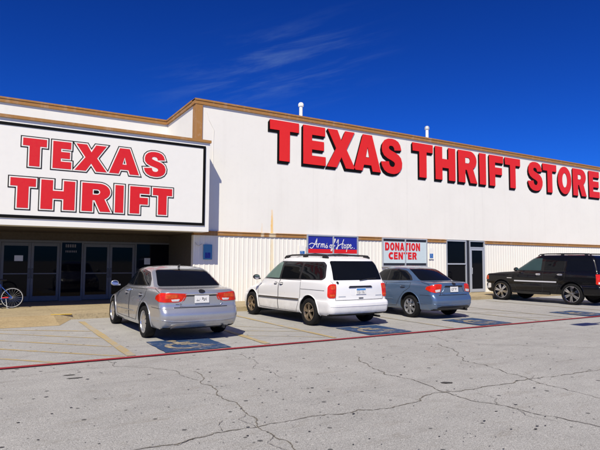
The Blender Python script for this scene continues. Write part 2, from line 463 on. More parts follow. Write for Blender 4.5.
def glyphs():
    G = {}
    G['T'] = [[(0,1),(1,1),(1,.76),(.68,.76),(.68,0),(.32,0),(.32,.76),(0,.76)]]
    G['E'] = [[(0,0),(0,1),(.97,1),(.97,.77),(.38,.77),(.38,.62),(.92,.62),(.92,.39),(.38,.39),(.38,.23),(1,.23),(1,0)]]
    G['F'] = [[(0,0),(0,1),(1,1),(1,.77),(.40,.77),(.40,.61),(.90,.61),(.90,.38),(.40,.38),(.40,0)]]
    G['I'] = [[(0,0),(0,1),(1,1),(1,0)]]
    G['H'] = [[(0,0),(0,1),(.34,1),(.34,.64),(.66,.64),(.66,1),(1,1),(1,0),(.66,0),(.66,.37),(.34,.37),(.34,0)]]
    G['X'] = [[(0,0),(.32,.51),(.03,1),(.36,1),(.50,.72),(.64,1),(.97,1),(.68,.51),(1,0),(.66,0),(.50,.29),(.34,0)]]
    G['A'] = [[(0,0),(.335,1),(.665,1),(1,0),(.685,0),(.635,.165),(.365,.165),(.315,0)], [(.43,.37),(.57,.37),(.5,.66)]]
    G['N'] = [[(0,0),(0,1),(.32,1),(.68,.45),(.68,1),(1,1),(1,0),(.68,0),(.32,.55),(.32,0)]]
    G['O'] = [arc(.5,.5,.5,.52,0,345,23), arc(.5,.5,.19,.28,0,345,23)]
    G['D'] = [[(0,0),(0,1)]+arc(.5,.5,.5,.5,90,-90,16), [(.34,.24),(.34,.76)]+arc(.47,.5,.19,.26,90,-90,12)]
    G['R'] = [[(0,0),(0,1)]+arc(.60,.71,.37,.29,90,-62,14)+[(1,0),(.63,0),(.44,.40),(.36,.40),(.36,0)], [(.36,.60),(.36,.79)]+arc(.52,.695,.10,.095,90,-90,8)]
    G['S'] = [[(.95,.70),(.62,.675),(.605,.735),(.555,.785),(.47,.80),(.39,.785),(.355,.74),(.38,.695),(.47,.66),(.66,.61),(.82,.555),(.93,.47),(.985,.34),(.97,.21),(.89,.10),(.76,.03),(.60,0),(.46,0),(.30,.02),(.15,.085),(.05,.19),(.01,.32),(.36,.345),(.38,.265),(.43,.21),(.52,.195),(.60,.21),(.645,.26),(.635,.315),(.58,.35),(.47,.385),(.30,.43),(.14,.50),(.055,.60),(.04,.72),(.08,.85),(.18,.94),(.33,.99),(.50,1),(.66,.985),(.80,.935),(.89,.85)]]
    c = arc(.52,.5,.355,.375,48,312,20); G['C'] = [stroke_poly(c, .29)]
    return G
GL = glyphs()
HEAVY = dict(GL)
HEAVY['T'] = [[(0,1),(1,1),(1,.73),(.72,.73),(.72,0),(.28,0),(.28,.73),(0,.73)]]
HEAVY['E'] = [[(0,0),(0,1),(.97,1),(.97,.74),(.43,.74),(.43,.62),(.92,.62),(.92,.38),(.43,.38),(.43,.26),(1,.26),(1,0)]]
HEAVY['F'] = [[(0,0),(0,1),(1,1),(1,.75),(.49,.75),(.49,.60),(.92,.60),(.92,.35),(.49,.35),(.49,0)]]

def fit(ch, x0, x1, z0, z1, G=GL):
    P = G[ch]; xs = [p[0] for p in P[0]]; ys = [p[1] for p in P[0]]
    a, b, c, d = min(xs), max(xs), min(ys), max(ys)
    return [[(x0+(p[0]-a)/(b-a)*(x1-x0), z0+(p[1]-c)/(d-c)*(z1-z0)) for p in q] for q in P]

def area(p): return sum(p[i-1][0]*p[i][1]-p[i][0]*p[i-1][1] for i in range(len(p)))/2

def offset(poly, d):
    if area(poly) < 0: poly = poly[::-1]
    out = []; n = len(poly)
    for i in range(n):
        a, b, c = Vector(poly[i-1]), Vector(poly[i]), Vector(poly[(i+1)%n])
        d0, d1 = (b-a), (c-b)
        if d0.length < 1e-6 or d1.length < 1e-6: continue
        d0.normalize(); d1.normalize()
        n0, n1 = Vector((d0.y, -d0.x)), Vector((d1.y, -d1.x)); m = n0+n1
        if m.length < 1e-4: m = n0
        m.normalize(); k = max(.45, m.dot(n0)); p = b+m*d/k
        out.append((p.x, p.y))
    return out

def shape(name, contours, y0, y1, mat, parent, bevel=0):
    """closed outlines in the X-Z plane, solid from y0 (front) back to y1"""
    cu = bpy.data.curves.new(name, 'CURVE'); cu.dimensions = '2D'; cu.fill_mode = 'BOTH'
    for c in contours:
        sp = cu.splines.new('POLY'); sp.points.add(len(c)-1); sp.use_cyclic_u = True
        for p, q in zip(sp.points, c): p.co = (q[0], q[1], 0, 1)
    cu.extrude = max(1e-5, abs(y1-y0)/2); cu.bevel_depth = bevel; cu.bevel_resolution = 1
    tmp = bpy.data.objects.new('tmp_outline', cu); COL.objects.link(tmp)
    dg = bpy.context.evaluated_depsgraph_get()
    me = bpy.data.meshes.new_from_object(tmp.evaluated_get(dg)); me.name = name
    bpy.data.objects.remove(tmp); bpy.data.curves.remove(cu)
    me.transform(Matrix.Translation((0, (y0+y1)/2, 0)) @ Matrix.Rotation(PI/2, 4, 'X'))
    me.materials.clear()
    return mesh_obj(name, me, mat, parent)

def union_sheet(name, polys, y0, y1, mat, parent):
    """the union of simple polygons as one flat plate in the X-Z plane"""
    vs, fs = [], []
    for p in polys:
        if abs(area(p)) < 1e-7: continue
        q = p if area(p) > 0 else p[::-1]
        fs.append(list(range(len(vs), len(vs)+len(q)))); vs += [Vector(c) for c in q]
    V, E, F, *_ = delaunay_2d_cdt(vs, [], fs, 1, 1e-5)
    bm = bmesh.new(); B = [bm.verts.new((v.x, y1, v.y)) for v in V]
    for f in F:
        try: bm.faces.new([B[i] for i in f])
        except ValueError: pass
    bmesh.ops.recalc_face_normals(bm, faces=bm.faces)
    r = bmesh.ops.extrude_face_region(bm, geom=bm.faces[:])
    bmesh.ops.translate(bm, verts=[v for v in r['geom'] if isinstance(v, bmesh.types.BMVert)], vec=(0, y0-y1, 0))
    return bm_obj(name, bm, mat, parent)

def grown(poly, d):
    """pieces whose union is the outline grown by d with mitred corners"""
    if area(poly) < 0: poly = poly[::-1]
    n = len(poly); out = [poly]
    for i in range(n):
        a, b, c = Vector(poly[i-1]), Vector(poly[i]), Vector(poly[(i+1) % n])
        d0, d1 = b-a, c-b
        if d0.length < 1e-6 or d1.length < 1e-6: continue
        d0.normalize(); d1.normalize(); n0, n1 = Vector((d0.y, -d0.x)), Vector((d1.y, -d1.x))
        out.append([tuple(a), tuple(a+n0*d), tuple(b+n0*d), tuple(b)])
        if d0.cross(d1) > 1e-4:
            m = (n0+n1).normalized(); k = max(.5, m.dot(n0)); out.append([tuple(b), tuple(b+n0*d), tuple(b+m*d/k), tuple(b+n1*d)])
    return out

def swept(poly, dx, dz):
    """pieces whose union is the outline dragged along (dx, dz)"""
    n = len(poly); out = [poly, [(p[0]+dx, p[1]+dz) for p in poly]]
    for i in range(n):
        a, b = poly[i-1], poly[i]; out.append([a, b, (b[0]+dx, b[1]+dz), (a[0]+dx, a[1]+dz)])
    return out

# ------------------------------------------------------------------ store building
TOP = 7.235; BX = 5.94
b = empty('store_building', (0, 0, 0), 'long white stucco thrift store with brown roof trim and ribbed lower wall', 'building')
b_parts = []
# upper wall, with an opening for the office door and window cut down through the lower wall
box('wall', BX, 48, WALL, 70, 2.62, TOP-.175, M['stucco'], b)
box('wall', -32, BX-.004, 20.6, 70, 2.62, TOP-.175, M['stucco_plain'], b)
box('roof', -31.8, 47.8, 20.9, 69.8, TOP-.174, TOP-.11, M['roofing'], b)
bm = bmesh.new()
c = .06
add_box(bm, BX-c, 48+c, WALL-c, WALL+.25, TOP-.175, TOP); add_box(bm, BX-c, 48+c, WALL-c-.02, WALL+.27, TOP-.05, TOP+.012)
add_box(bm, BX-c, BX+.25, WALL+.252, 20.55, TOP-.175, TOP); add_box(bm, BX-c-.02, BX+.27, WALL+.272, 20.52, TOP-.05, TOP+.012)
add_box(bm, -32, BX-c-.002, 20.54, 20.85, TOP-.175, TOP); add_box(bm, -32, BX-c-.024, 20.52, 20.87, TOP-.05, TOP+.012)
bm_obj('coping', bm, M['brown'], b)
box('corner_trim', BX-.03, BX+.235, WALL-.045, WALL-.002, 2.62, TOP-.177, M['brown'], b)
box('corner_trim', BX-.03, BX-.002, WALL, WALL+.24, 2.62, TOP-.177, M['brown'], b)
# lower ribbed metal wall: X ranges left and right of the office opening
OX0, OX1 = 18.05, 20.68
def ribs(x0, x1):
    bm = bmesh.new(); prof = []; x = x0
    while x < x1-.001:
        for dx, dy in ((0, 0), (.022, -.011), (.053, -.011), (.075, 0)):
            if x+dx <= x1: prof.append((x+dx, WALL-.008+dy))
        x += .183
    prof.append((x1, WALL-.008))
    a = [bm.verts.new((p[0], p[1], SW)) for p in prof]; t = [bm.verts.new((p[0], p[1], 2.46)) for p in prof]
    for i in range(len(a)-1): bm.faces.new((a[i], a[i+1], t[i+1], t[i]))
    add_box(bm, x0, x1, WALL, WALL+.2, 0, 2.46)
    return bm
bm_obj('ribbed_wall', ribs(BX, OX0-.004), M['ribbed'], b)
bm_obj('ribbed_wall', ribs(OX1+.004, 48), M['ribbed'], b)
for x0, x1 in ((BX, OX0-.004), (OX1+.004, 48)):
    bm = bmesh.new(); add_box(bm, x0, x1, WALL-.055, WALL+.2, 2.470, 2.612); add_box(bm, x0, x1, WALL-.075, WALL-.056, 2.585, 2.616)
    bm_obj('belt_trim', bm, M['brown'], b)
# entry recess
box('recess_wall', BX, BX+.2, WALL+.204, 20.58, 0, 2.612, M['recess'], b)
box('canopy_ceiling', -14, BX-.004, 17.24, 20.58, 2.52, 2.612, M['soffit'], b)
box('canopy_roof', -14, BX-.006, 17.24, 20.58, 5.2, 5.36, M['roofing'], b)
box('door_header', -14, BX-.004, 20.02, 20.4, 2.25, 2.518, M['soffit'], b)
# office door and window
def frame_bm(rects, y0, y1):
    bm = bmesh.new()
    for r in rects: add_box(bm, r[0], r[1], y0, y1, r[2], r[3])
    return bm
Y0, Y1 = WALL-.03, WALL+.09
w = bm_obj('office_window', frame_bm([(18.06, 18.12, SW, 2.60), (19.34, 19.40, SW, 2.60), (18.122, 19.338, 2.54, 2.60), (18.122, 19.338, 1.46, 1.52), (18.122, 19.338, SW, .40)], Y0, Y1), M['alu'], b)
box('pane', 18.122, 19.338, WALL+.02, WALL+.05, .402, 1.458, M['glass_door'], w); box('pane', 18.122, 19.338, WALL+.02, WALL+.05, 1.522, 2.538, M['glass_door'], w)
box('side_panel', 19.402, 19.60, WALL-.01, WALL+.05, SW, 2.60, M['dark_wall'], b)
d = bm_obj('office_door', frame_bm([(19.602, 19.66, SW, 2.60), (20.62, 20.676, SW, 2.60), (19.662, 20.618, 2.55, 2.60), (19.662, 20.618, 2.24, 2.30)], Y0, Y1), M['alu'], b)
box('transom', 19.662, 20.618, WALL+.02, WALL+.05, 2.302, 2.548, M['glass_door'], d)
bm_obj('door_leaf', frame_bm([(19.67, 19.76, .16, 2.235), (20.52, 20.61, .16, 2.235), (19.762, 20.518, 2.14, 2.235), (19.762, 20.518, .16, .30)], WALL-.02, WALL+.03), M['alu'], d)
box('pane', 19.762, 20.518, WALL, WALL+.012, .302, 2.138, M['glass_door'], d)
bm = bmesh.new(); add_tube(bm, [(19.73, WALL-.02, 1.0), (19.73, WALL-.07, 1.02), (19.73, WALL-.07, 1.30), (19.73, WALL-.02, 1.32)], .012)
bm_obj('handle', bm, M['alu'], d, 40)
# entrance doors under the sign
DY = 20.0
def entrance(x0, x1, n=2):
    bm = frame_bm([(x0, x0+.055, SW, 2.25), (x1-.055, x1, SW, 2.25), (x0+.057, x1-.057, 2.17, 2.25)], DY, DY+.12)
    d = bm_obj('entrance_door', bm, M['alu_dark'], b)
    wv = (x1-x0-.12)/n
    for k in range(n):
        a = x0+.06+wv*k+.004; e = a+wv-.008
        lf = bm_obj('door_leaf', frame_bm([(a, a+.085, .16, 2.16), (e-.085, e, .16, 2.16), (a+.087, e-.087, 2.05, 2.16), (a+.087, e-.087, .16, .33), (a+.087, e-.087, 1.08, 1.12)], DY+.02, DY+.07), M['alu_dark'], d)
        box('pane', a+.086, e-.086, DY+.04, DY+.05, .331, 2.049, M['glass_door'], d)
        hx = e-.045 if k == 0 else a+.045
        bm = bmesh.new(); add_tube(bm, [(hx, DY+.02, .95), (hx, DY-.04, .97), (hx, DY-.04, 1.25), (hx, DY+.02, 1.27)], .013)
        bm_obj('handle', bm, M['alu_dark'], d, 40)
    return d
entrance(-4.3, -2.35); entrance(-1.75, .20-.3); entrance(.20, 2.12); entrance(2.77, 4.70)
for x0, x1 in ((-14, -4.302), (-2.348, -1.752), (-.098, .198), (2.122, 2.768), (4.702, BX-.006)):
    sl = box('side_light', x0, x1, DY, DY+.1, SW, .30, M['alu_dark'], b); box('top_rail', x0, x1, DY, DY+.1, 2.19, 2.25, M['alu_dark'], sl)
    box('pane', x0, x1, DY+.04, DY+.05, .302, 2.188, M['glass_door'], sl)
box('dark_backing', -14, BX-.006, DY+.122, DY+.4, SW, 2.25, M['dark_wall'], b)  # dark backing added behind the entrance glass in place of an interior
# faded two-line vinyl notice on the glass between the doors, and a paper notice
bm = bmesh.new()
for row, z in ((0, 2.02), (1, 1.84)):
    x = 2.24
    while x < 2.60:
        wd = random.uniform(.03, .055); add_box(bm, x, x+wd, DY+.030, DY+.036, z, z+(.11 if row == 0 else .07)); x += wd+.022
tag(bm_obj('faded_lettering', bm, M['dim_text']), 'faded white lettering on the dark glass between the entrance doors', 'lettering')
tag(box('paper_notice', .66, .92, DY+.026, DY+.036, 1.53, 1.72, M['paper']), 'white paper notice taped inside the left entrance door glass', 'notice')
tag(box('paper_notice', 5.0, 5.22, DY+.026, DY+.036, 1.42, 1.66, M['paper']), 'small grey paper notice on dark glass right of the entrance doors', 'notice')

# ------------------------------------------------------------------ entrance sign
SY = 16.40
s = empty('entrance_sign', (0, 0, 0), 'big white sign box over the entrance, black border, red outlined letters TEXAS THRIFT', 'sign')
box('sign_box', -8, 6.19, SY+.02, 17.12, 2.54, 5.53, M['white_metal'], s)
box('sign_cap', -8.03, 6.22, SY-.04, 17.135, 5.532, 5.62, M['brown'], s)
box('sign_face', -7.80, 6.035, SY+.002, SY+.018, 2.74, 5.41, M['white_sign'], s)
bm = bmesh.new(); t = .085
for r in ((-7.8, 6.035, 5.41-t, 5.41), (-7.8, 6.035, 2.74, 2.74+t), (6.035-t, 6.035, 2.742+t, 5.408-t), (-7.8, -7.8+t, 2.742+t, 5.408-t)):
    add_box(bm, r[0], r[1], SY-.012, SY+.001, r[2], r[3])
bm_obj('border', bm, M['black'], s)
R1 = [('T', .60, 1.27), ('E', 1.37, 1.93), ('X', 1.96, 2.93), ('A', 2.93, 3.89), ('S', 3.97, 4.72)]
R2 = [('T', .33, 1.03), ('H', 1.10, 2.06), ('R', 2.19, 3.07), ('I', 3.13, 3.44), ('F', 3.57, 4.23), ('T', 4.27, 4.95)]
k = 0
for row, z0, z1 in ((R1, 4.20, 5.05), (R2, 3.00, 3.90)):
    for ch, x0, x1 in row:
        P = fit(ch, x0+.032, x1-.032, z0+.03, z1-.03, HEAVY); e = .0006*k; k += 1
        lt = shape('letter', P, SY-.016-e, SY-.011-e, M['red_flat'], s)
        union_sheet('outline', grown(P[0], .034), SY-.010-e, SY-.0065-e, M['white_sign'], lt)
        union_sheet('black_outline', grown(P[0], .062), SY-.0058-e*.5, SY-.002-e*.3, M['black'], lt)  # outer black outline printed round the letter
        if len(P) > 1: shape('counter_mark', [offset(P[1], -.03)], SY-.0125-e, SY-.0102-e, M['black'], lt)

# ------------------------------------------------------------------ letters on the wall
s = empty('wall_sign', (0, 0, 0), 'giant red block letters TEXAS THRIFT STORE along the top of the white wall', 'sign')
ROW = [('T', 8.84, 10.11), ('E', 10.31, 11.36), ('X', 11.42, 12.84), ('A', 12.76, 14.20), ('S', 14.22, 15.40), ('T', 16.02, 17.26), ('H', 17.42, 18.72), ('R', 18.93, 20.22), ('I', 20.40, 20.86),
       ('F', 21.12, 22.16), ('T', 22.30, 23.50), ('S', 24.14, 25.36), ('T', 25.40, 26.60), ('O', 26.74, 27.98), ('R', 28.14, 29.44), ('E', 29.72, 30.78)]
for ch, x0, x1 in ROW:
    P = fit(ch, x0, x1, 5.385, 6.93)
    lt = shape('letter', P, WALL-.040, WALL-.0205, M['red_sign'], s)
    union_sheet('drop_shadow_panel', swept(P[0], -.078, -.115), WALL-.020-.0004*(x0 % 3), WALL-.002, M['black'], lt)
    for q in P[1:]:
        shape('counter_panel', [[(p[0]*1, p[1]) for p in offset(q, -.02)]], WALL-.0225, WALL-.0206, M['stucco_plain'], lt)

# ------------------------------------------------------------------ framed signs on the wall
def window_sign(name, label, x0, x1, z0, z1):
    e = empty(name, (0, 0, 0), label, 'sign')
    t = .05; xm = (x0+x1)/2; y0 = WALL-.115
    bm = frame_bm([(x0, x0+t, z0, z1), (x1-t, x1, z0, z1), (x0+t+.001, x1-t-.001, z1-t, z1), (x0+t+.001, x1-t-.001, z0, z0+t), (xm-.028, xm+.028, z0+t+.001, z1-t-.001)], y0, WALL-.045)
    bm_obj('frame', bm, M['alu'], e)
    box('panel', x0+t+.002, xm-.03, WALL-.08, WALL-.05, z0+t+.002, z1-t-.002, M['glass_pale'], e); box('panel', xm+.03, x1-t-.002, WALL-.08, WALL-.05, z0+t+.002, z1-t-.002, M['glass_pale'], e)
    return e, xm
e, xm = window_sign('donation_sign', 'pale blue framed sign reading DONATION CENTER in red above the blue sedan', 14.20, 16.78, 1.36, 2.60)
for x0, x1 in ((14.255, xm-.03), (xm+.03, 16.725)):
    box('dark_band', x0, x1, WALL-.086, WALL-.081, 2.45, 2.545, M['dark_wall'], e); box('dark_band', x0, x1, WALL-.086, WALL-.081, 1.415, 1.52, M['dark_wall'], e)
def word(txt, x0, x1, z0, z1, y, mat, parent, gap=.16):
    W = {'I': .38, 'T': .82, 'E': .84, 'F': .8}
    tot = sum(W.get(c, 1) for c in txt)+gap*(len(txt)-1); u = (x1-x0)/tot; x = x0
    for c in txt:
        w = W.get(c, 1)*u; shape('letter', fit(c, x, x+w, z0, z1), y-.007, y, mat, parent); x += w+gap*u
word('DONATION', 14.36, 16.36, 2.06, 2.40, WALL-.083, M['red_flat'], e)
word('CENTER', 14.55, 16.16, 1.68, 1.99, WALL-.083, M['red_flat'], e)
e, xm = window_sign('banner_sign', 'navy and red framed banner with white script Arms of Hope above the white minivan', 10.46, 12.92, 1.40, 2.62)
for x0, x1 in ((10.515, xm-.031), (xm+.031, 12.865)):
    box('blue_banner', x0, x1, WALL-.088, WALL-.081, 2.06, 2.555, M['navy'], e); box('red_band', x0, x1, WALL-.088, WALL-.081, 1.90, 2.058, M['red_flat'], e)
# script strokes, coordinates read off the lettering (u along, v up)
U = [  # Arms
 [(.0,.22),(.04,.12),(.10,.20),(.18,.55),(.24,.92),(.225,.55),(.24,.20)], [(-.03,.42),(.07,.55),(.18,.46),(.27,.50)],
 [(.275,.18),(.305,.54)], [(.30,.40),(.325,.53),(.36,.52)], [(.375,.20),(.395,.52)], [(.39,.40),(.42,.52),(.44,.46),(.44,.20)], [(.44,.40),(.475,.52),(.495,.46),(.495,.24),(.52,.20)], [(.535,.22),(.59,.54),(.575,.40),(.612,.29),(.59,.18),(.545,.20)],
 # of
 [(.735,.46),(.70,.40),(.69,.24),(.72,.18),(.75,.26),(.74,.42),(.735,.46)], [(.75,.42),(.80,.46),(.875,.80),(.885,.95),(.855,.90),(.81,.45),(.765,.0),(.735,-.08),(.74,.06),(.83,.30),(.875,.40)],
 # Hope
 [(.93,.62),(.99,.92),(.985,.55),(.95,.10),(.91,.12)], [(.91,.14),(1.02,.42),(1.12,.55),(1.20,.52)], [(1.19,.95),(1.14,.55),(1.13,.18),(1.17,.20)],
 [(1.24,.48),(1.20,.40),(1.20,.24),(1.23,.18),(1.27,.28),(1.25,.46),(1.24,.48)], [(1.29,.52),(1.32,.40),(1.285,-.15)], [(1.31,.42),(1.36,.52),(1.385,.40),(1.36,.22),(1.31,.22)],
 [(1.40,.30),(1.46,.40),(1.44,.52),(1.41,.42),(1.42,.24),(1.46,.18),(1.52,.26)], [(1.56,.18),(1.585,.18)]]
bm = bmesh.new()
for i, st in enumerate(U):
    pts = smooth(st, 6); X = lambda u: 10.60+u*2.16/1.6
    yy = WALL-.0895-.0006*i
    add_ribbon(bm, [(X(p[0]), 2.03+p[1]*.46) for p in pts], .027, 0, lambda x, z, _, yy=yy: (x, yy, z))
r = bmesh.ops.extrude_face_region(bm, geom=bm.faces[:])
bmesh.ops.translate(bm, verts=[v for v in r['geom'] if isinstance(v, bmesh.types.BMVert)], vec=(0, .004, 0))
bm_obj('script_lettering', bm, M['white_sign'], e)

# small wheelchair signs on the wall
def hc_sign(x, z0, label, top, w=.30, h=.46, dark=False):
    e = empty('wheelchair_sign', (x, WALL-.045, z0), label, 'sign', 'wheelchair signs on the wall')
    box('sign_plate', -w/2, w/2, -.012, 0, 0, h, top, e)
    a = .10 if not dark else .095
    z = .05
    box('symbol_panel', -a, a, -.017, -.0125, z, z+2*a, M['navy'] if dark else M['blue_sign'], e)
    bm = bmesh.new(); isa_strokes(bm, lambda x, y, q: ((x-.52)*.17, -.018-q, z+a+(y-.47)*.17), .018, 0, .0004)
    bm_obj('wheelchair_symbol', bm, M['white_metal'] if not dark else M['teal_sign'], e)
hc_sign(6.45, 1.62, 'blue wheelchair sign on the shaded ribbed wall right of the entrance', M['teal_sign'], .32, .52, True)
hc_sign(10.28, 1.72, 'white sign with blue wheelchair square left of the Arms of Hope banner', M['white_metal'])
hc_sign(17.08, 1.70, 'white sign with blue wheelchair square between donation sign and office window', M['white_metal'], .30, .5)
# conduit and lamp bracket in the entry corner
bm = bmesh.new(); add_tube(bm, [(6.0, WALL-.05, 2.2), (6.02, WALL-.10, 2.12), (6.10, WALL-.14, 2.10), (6.22, WALL-.10, 2.16)], .016, 8)
bm_obj('lamp_bracket', bm, M['galv'], b, 40)

bm = bmesh.new(); add_tube(bm, [(6.32, WALL-.012, 6.86), (6.42, WALL-.02, 6.55), (6.62, WALL-.012, 6.22), (6.60, WALL-.010, 5.7), (6.61, WALL-.010, 4.9)], .006, 6)
bm_obj('cable', bm, M['white_metal'], b, 40)
# roof vents
for x, lab in ((11.28, 'white capped vent pipe on the roof above the wall letters TEXAS'), (18.72, 'white capped vent pipe on the roof above the wall letters THRIFT')):
    y = 19.0
    e = empty('vent_pipe', (x, y, TOP-.11), lab, 'vent pipe', 'vent pipes on the roof')
    bm = bmesh.new(); add_lathe(bm, [(0, .11), (.02, .11), (.03, .075), (1.16, .075)], 20, 'Z')
    bm_obj('pipe', bm, M['white_metal'], e, 40)
    bm = bmesh.new(); add_lathe(bm, [(1.15, .115), (1.24, .12), (1.30, .085), (1.325, .03)], 20, 'Z'); bm_obj('cap', bm, M['galv'] if x > 12 else M['white_metal'], e, 40)

# ------------------------------------------------------------------ cars
def lagr(t, a, m, b):          # quadratic through a (t=0), m (t=.5), b (t=1)
    return a*(1-t)*(1-2*t)+m*4*t*(1-t)+b*t*(2*t-1)

def half_loop(q):
    """rear centre -> left side -> front centre; y measured from the rear bumper"""
    yr, zr, yf, zf, w = q[:5]; o = q[5] if len(q) > 5 else {}
    wr, wf = o.get('wr', .93)*w, o.get('wf', .90)*w
    br, bf = o.get('br', .07), o.get('bf', .16); cr, cf = o.get('cr', .14), o.get('cf', .30)
    zm = o.get('zm', (zr+zf)/2); P = []
    cr = min(cr, wr*.8); cf = min(cf, wf*.8)
    nR, nC, nS, nF = 8, 7, 34, 8
    ys, ye = yr+br+cr, yf-bf-cf
    for i in range(nR):
        x = (wr-cr)*i/nR; P.append((x, yr+br*(x/max(.01, wr-cr))**2*.8, zr))
    y0 = yr+br*.8
    for i in range(nC):
        a = PI/2*i/nC; P.append((wr-cr+cr*math.sin(a), y0+(ys-y0)*(1-math.cos(a)), zr))
    for i in range(nS+1):
        t = i/nS; P.append((lagr(t, wr, w, wf), ys+(ye-ys)*t, lagr(t, zr, zm, zf)))
    y1 = yf-bf*.8
    for i in range(1, nC+1):
        a = PI/2*i/nC; P.append((wf-cf+cf*math.cos(a), ye+(y1-ye)*math.sin(a), zf))
    for i in range(1, nF+1):
        x = (wf-cf)*(1-i/nF); P.append((x, yf-bf*.8*(x/max(.01, wf-cf))**2, zf))
    return [Vector(p) for p in P]

def loft(loops, steps=4):
    H = [half_loop(l) for l in loops]
    sharp = [bool(len(l) > 5 and l[5].get('sharp')) for l in loops]
    rows = []
    n = len(H)
    for i in range(n-1):
        for j in range(steps):
            t = j/steps; row = []
            for k in range(len(H[0])):
                b, c = H[i][k], H[i+1][k]
                a = H[i-1][k] if i > 0 and not sharp[i] else b-(c-b)
                d = H[i+2][k] if i+2 < n and not sharp[i+1] else c+(c-b)
                # chord-length tangents keep uneven spacing from overshooting
                l0, l1, l2 = max(1e-4, (b-a).length), max(1e-4, (c-b).length), max(1e-4, (d-c).length)
                m1 = ((b-a)/l0*l1+(c-b)/l1*l0)/(l0+l1)*l1 if not sharp[i] else (c-b)
                m2 = ((c-b)/l1*l2+(d-c)/l2*l1)/(l1+l2)*l1 if not sharp[i+1] else (c-b)
                h = t*t*(3-2*t)
                row.append(b*(1-h)+c*h+m1*(t*(1-t)**2)-m2*(t*t*(1-t)))
            rows.append(row)
    rows.append(H[-1])
    bm = bmesh.new(); R = []
    for row in rows:
        full = row + [Vector((-p.x, p.y, p.z)) for p in reversed(row[1:-1])]
        R.append([bm.verts.new((-p.x, p.y, p.z)) for p in full])
    N = len(R[0])
    for a, b in zip(R, R[1:]):
        for k in range(N): bm.faces.new((a[k], a[(k+1)%N], b[(k+1)%N], b[k]))
    bm.faces.new(R[0]); bm.faces.new(R[-1][::-1])
    bmesh.ops.recalc_face_normals(bm, faces=bm.faces)
    return bm

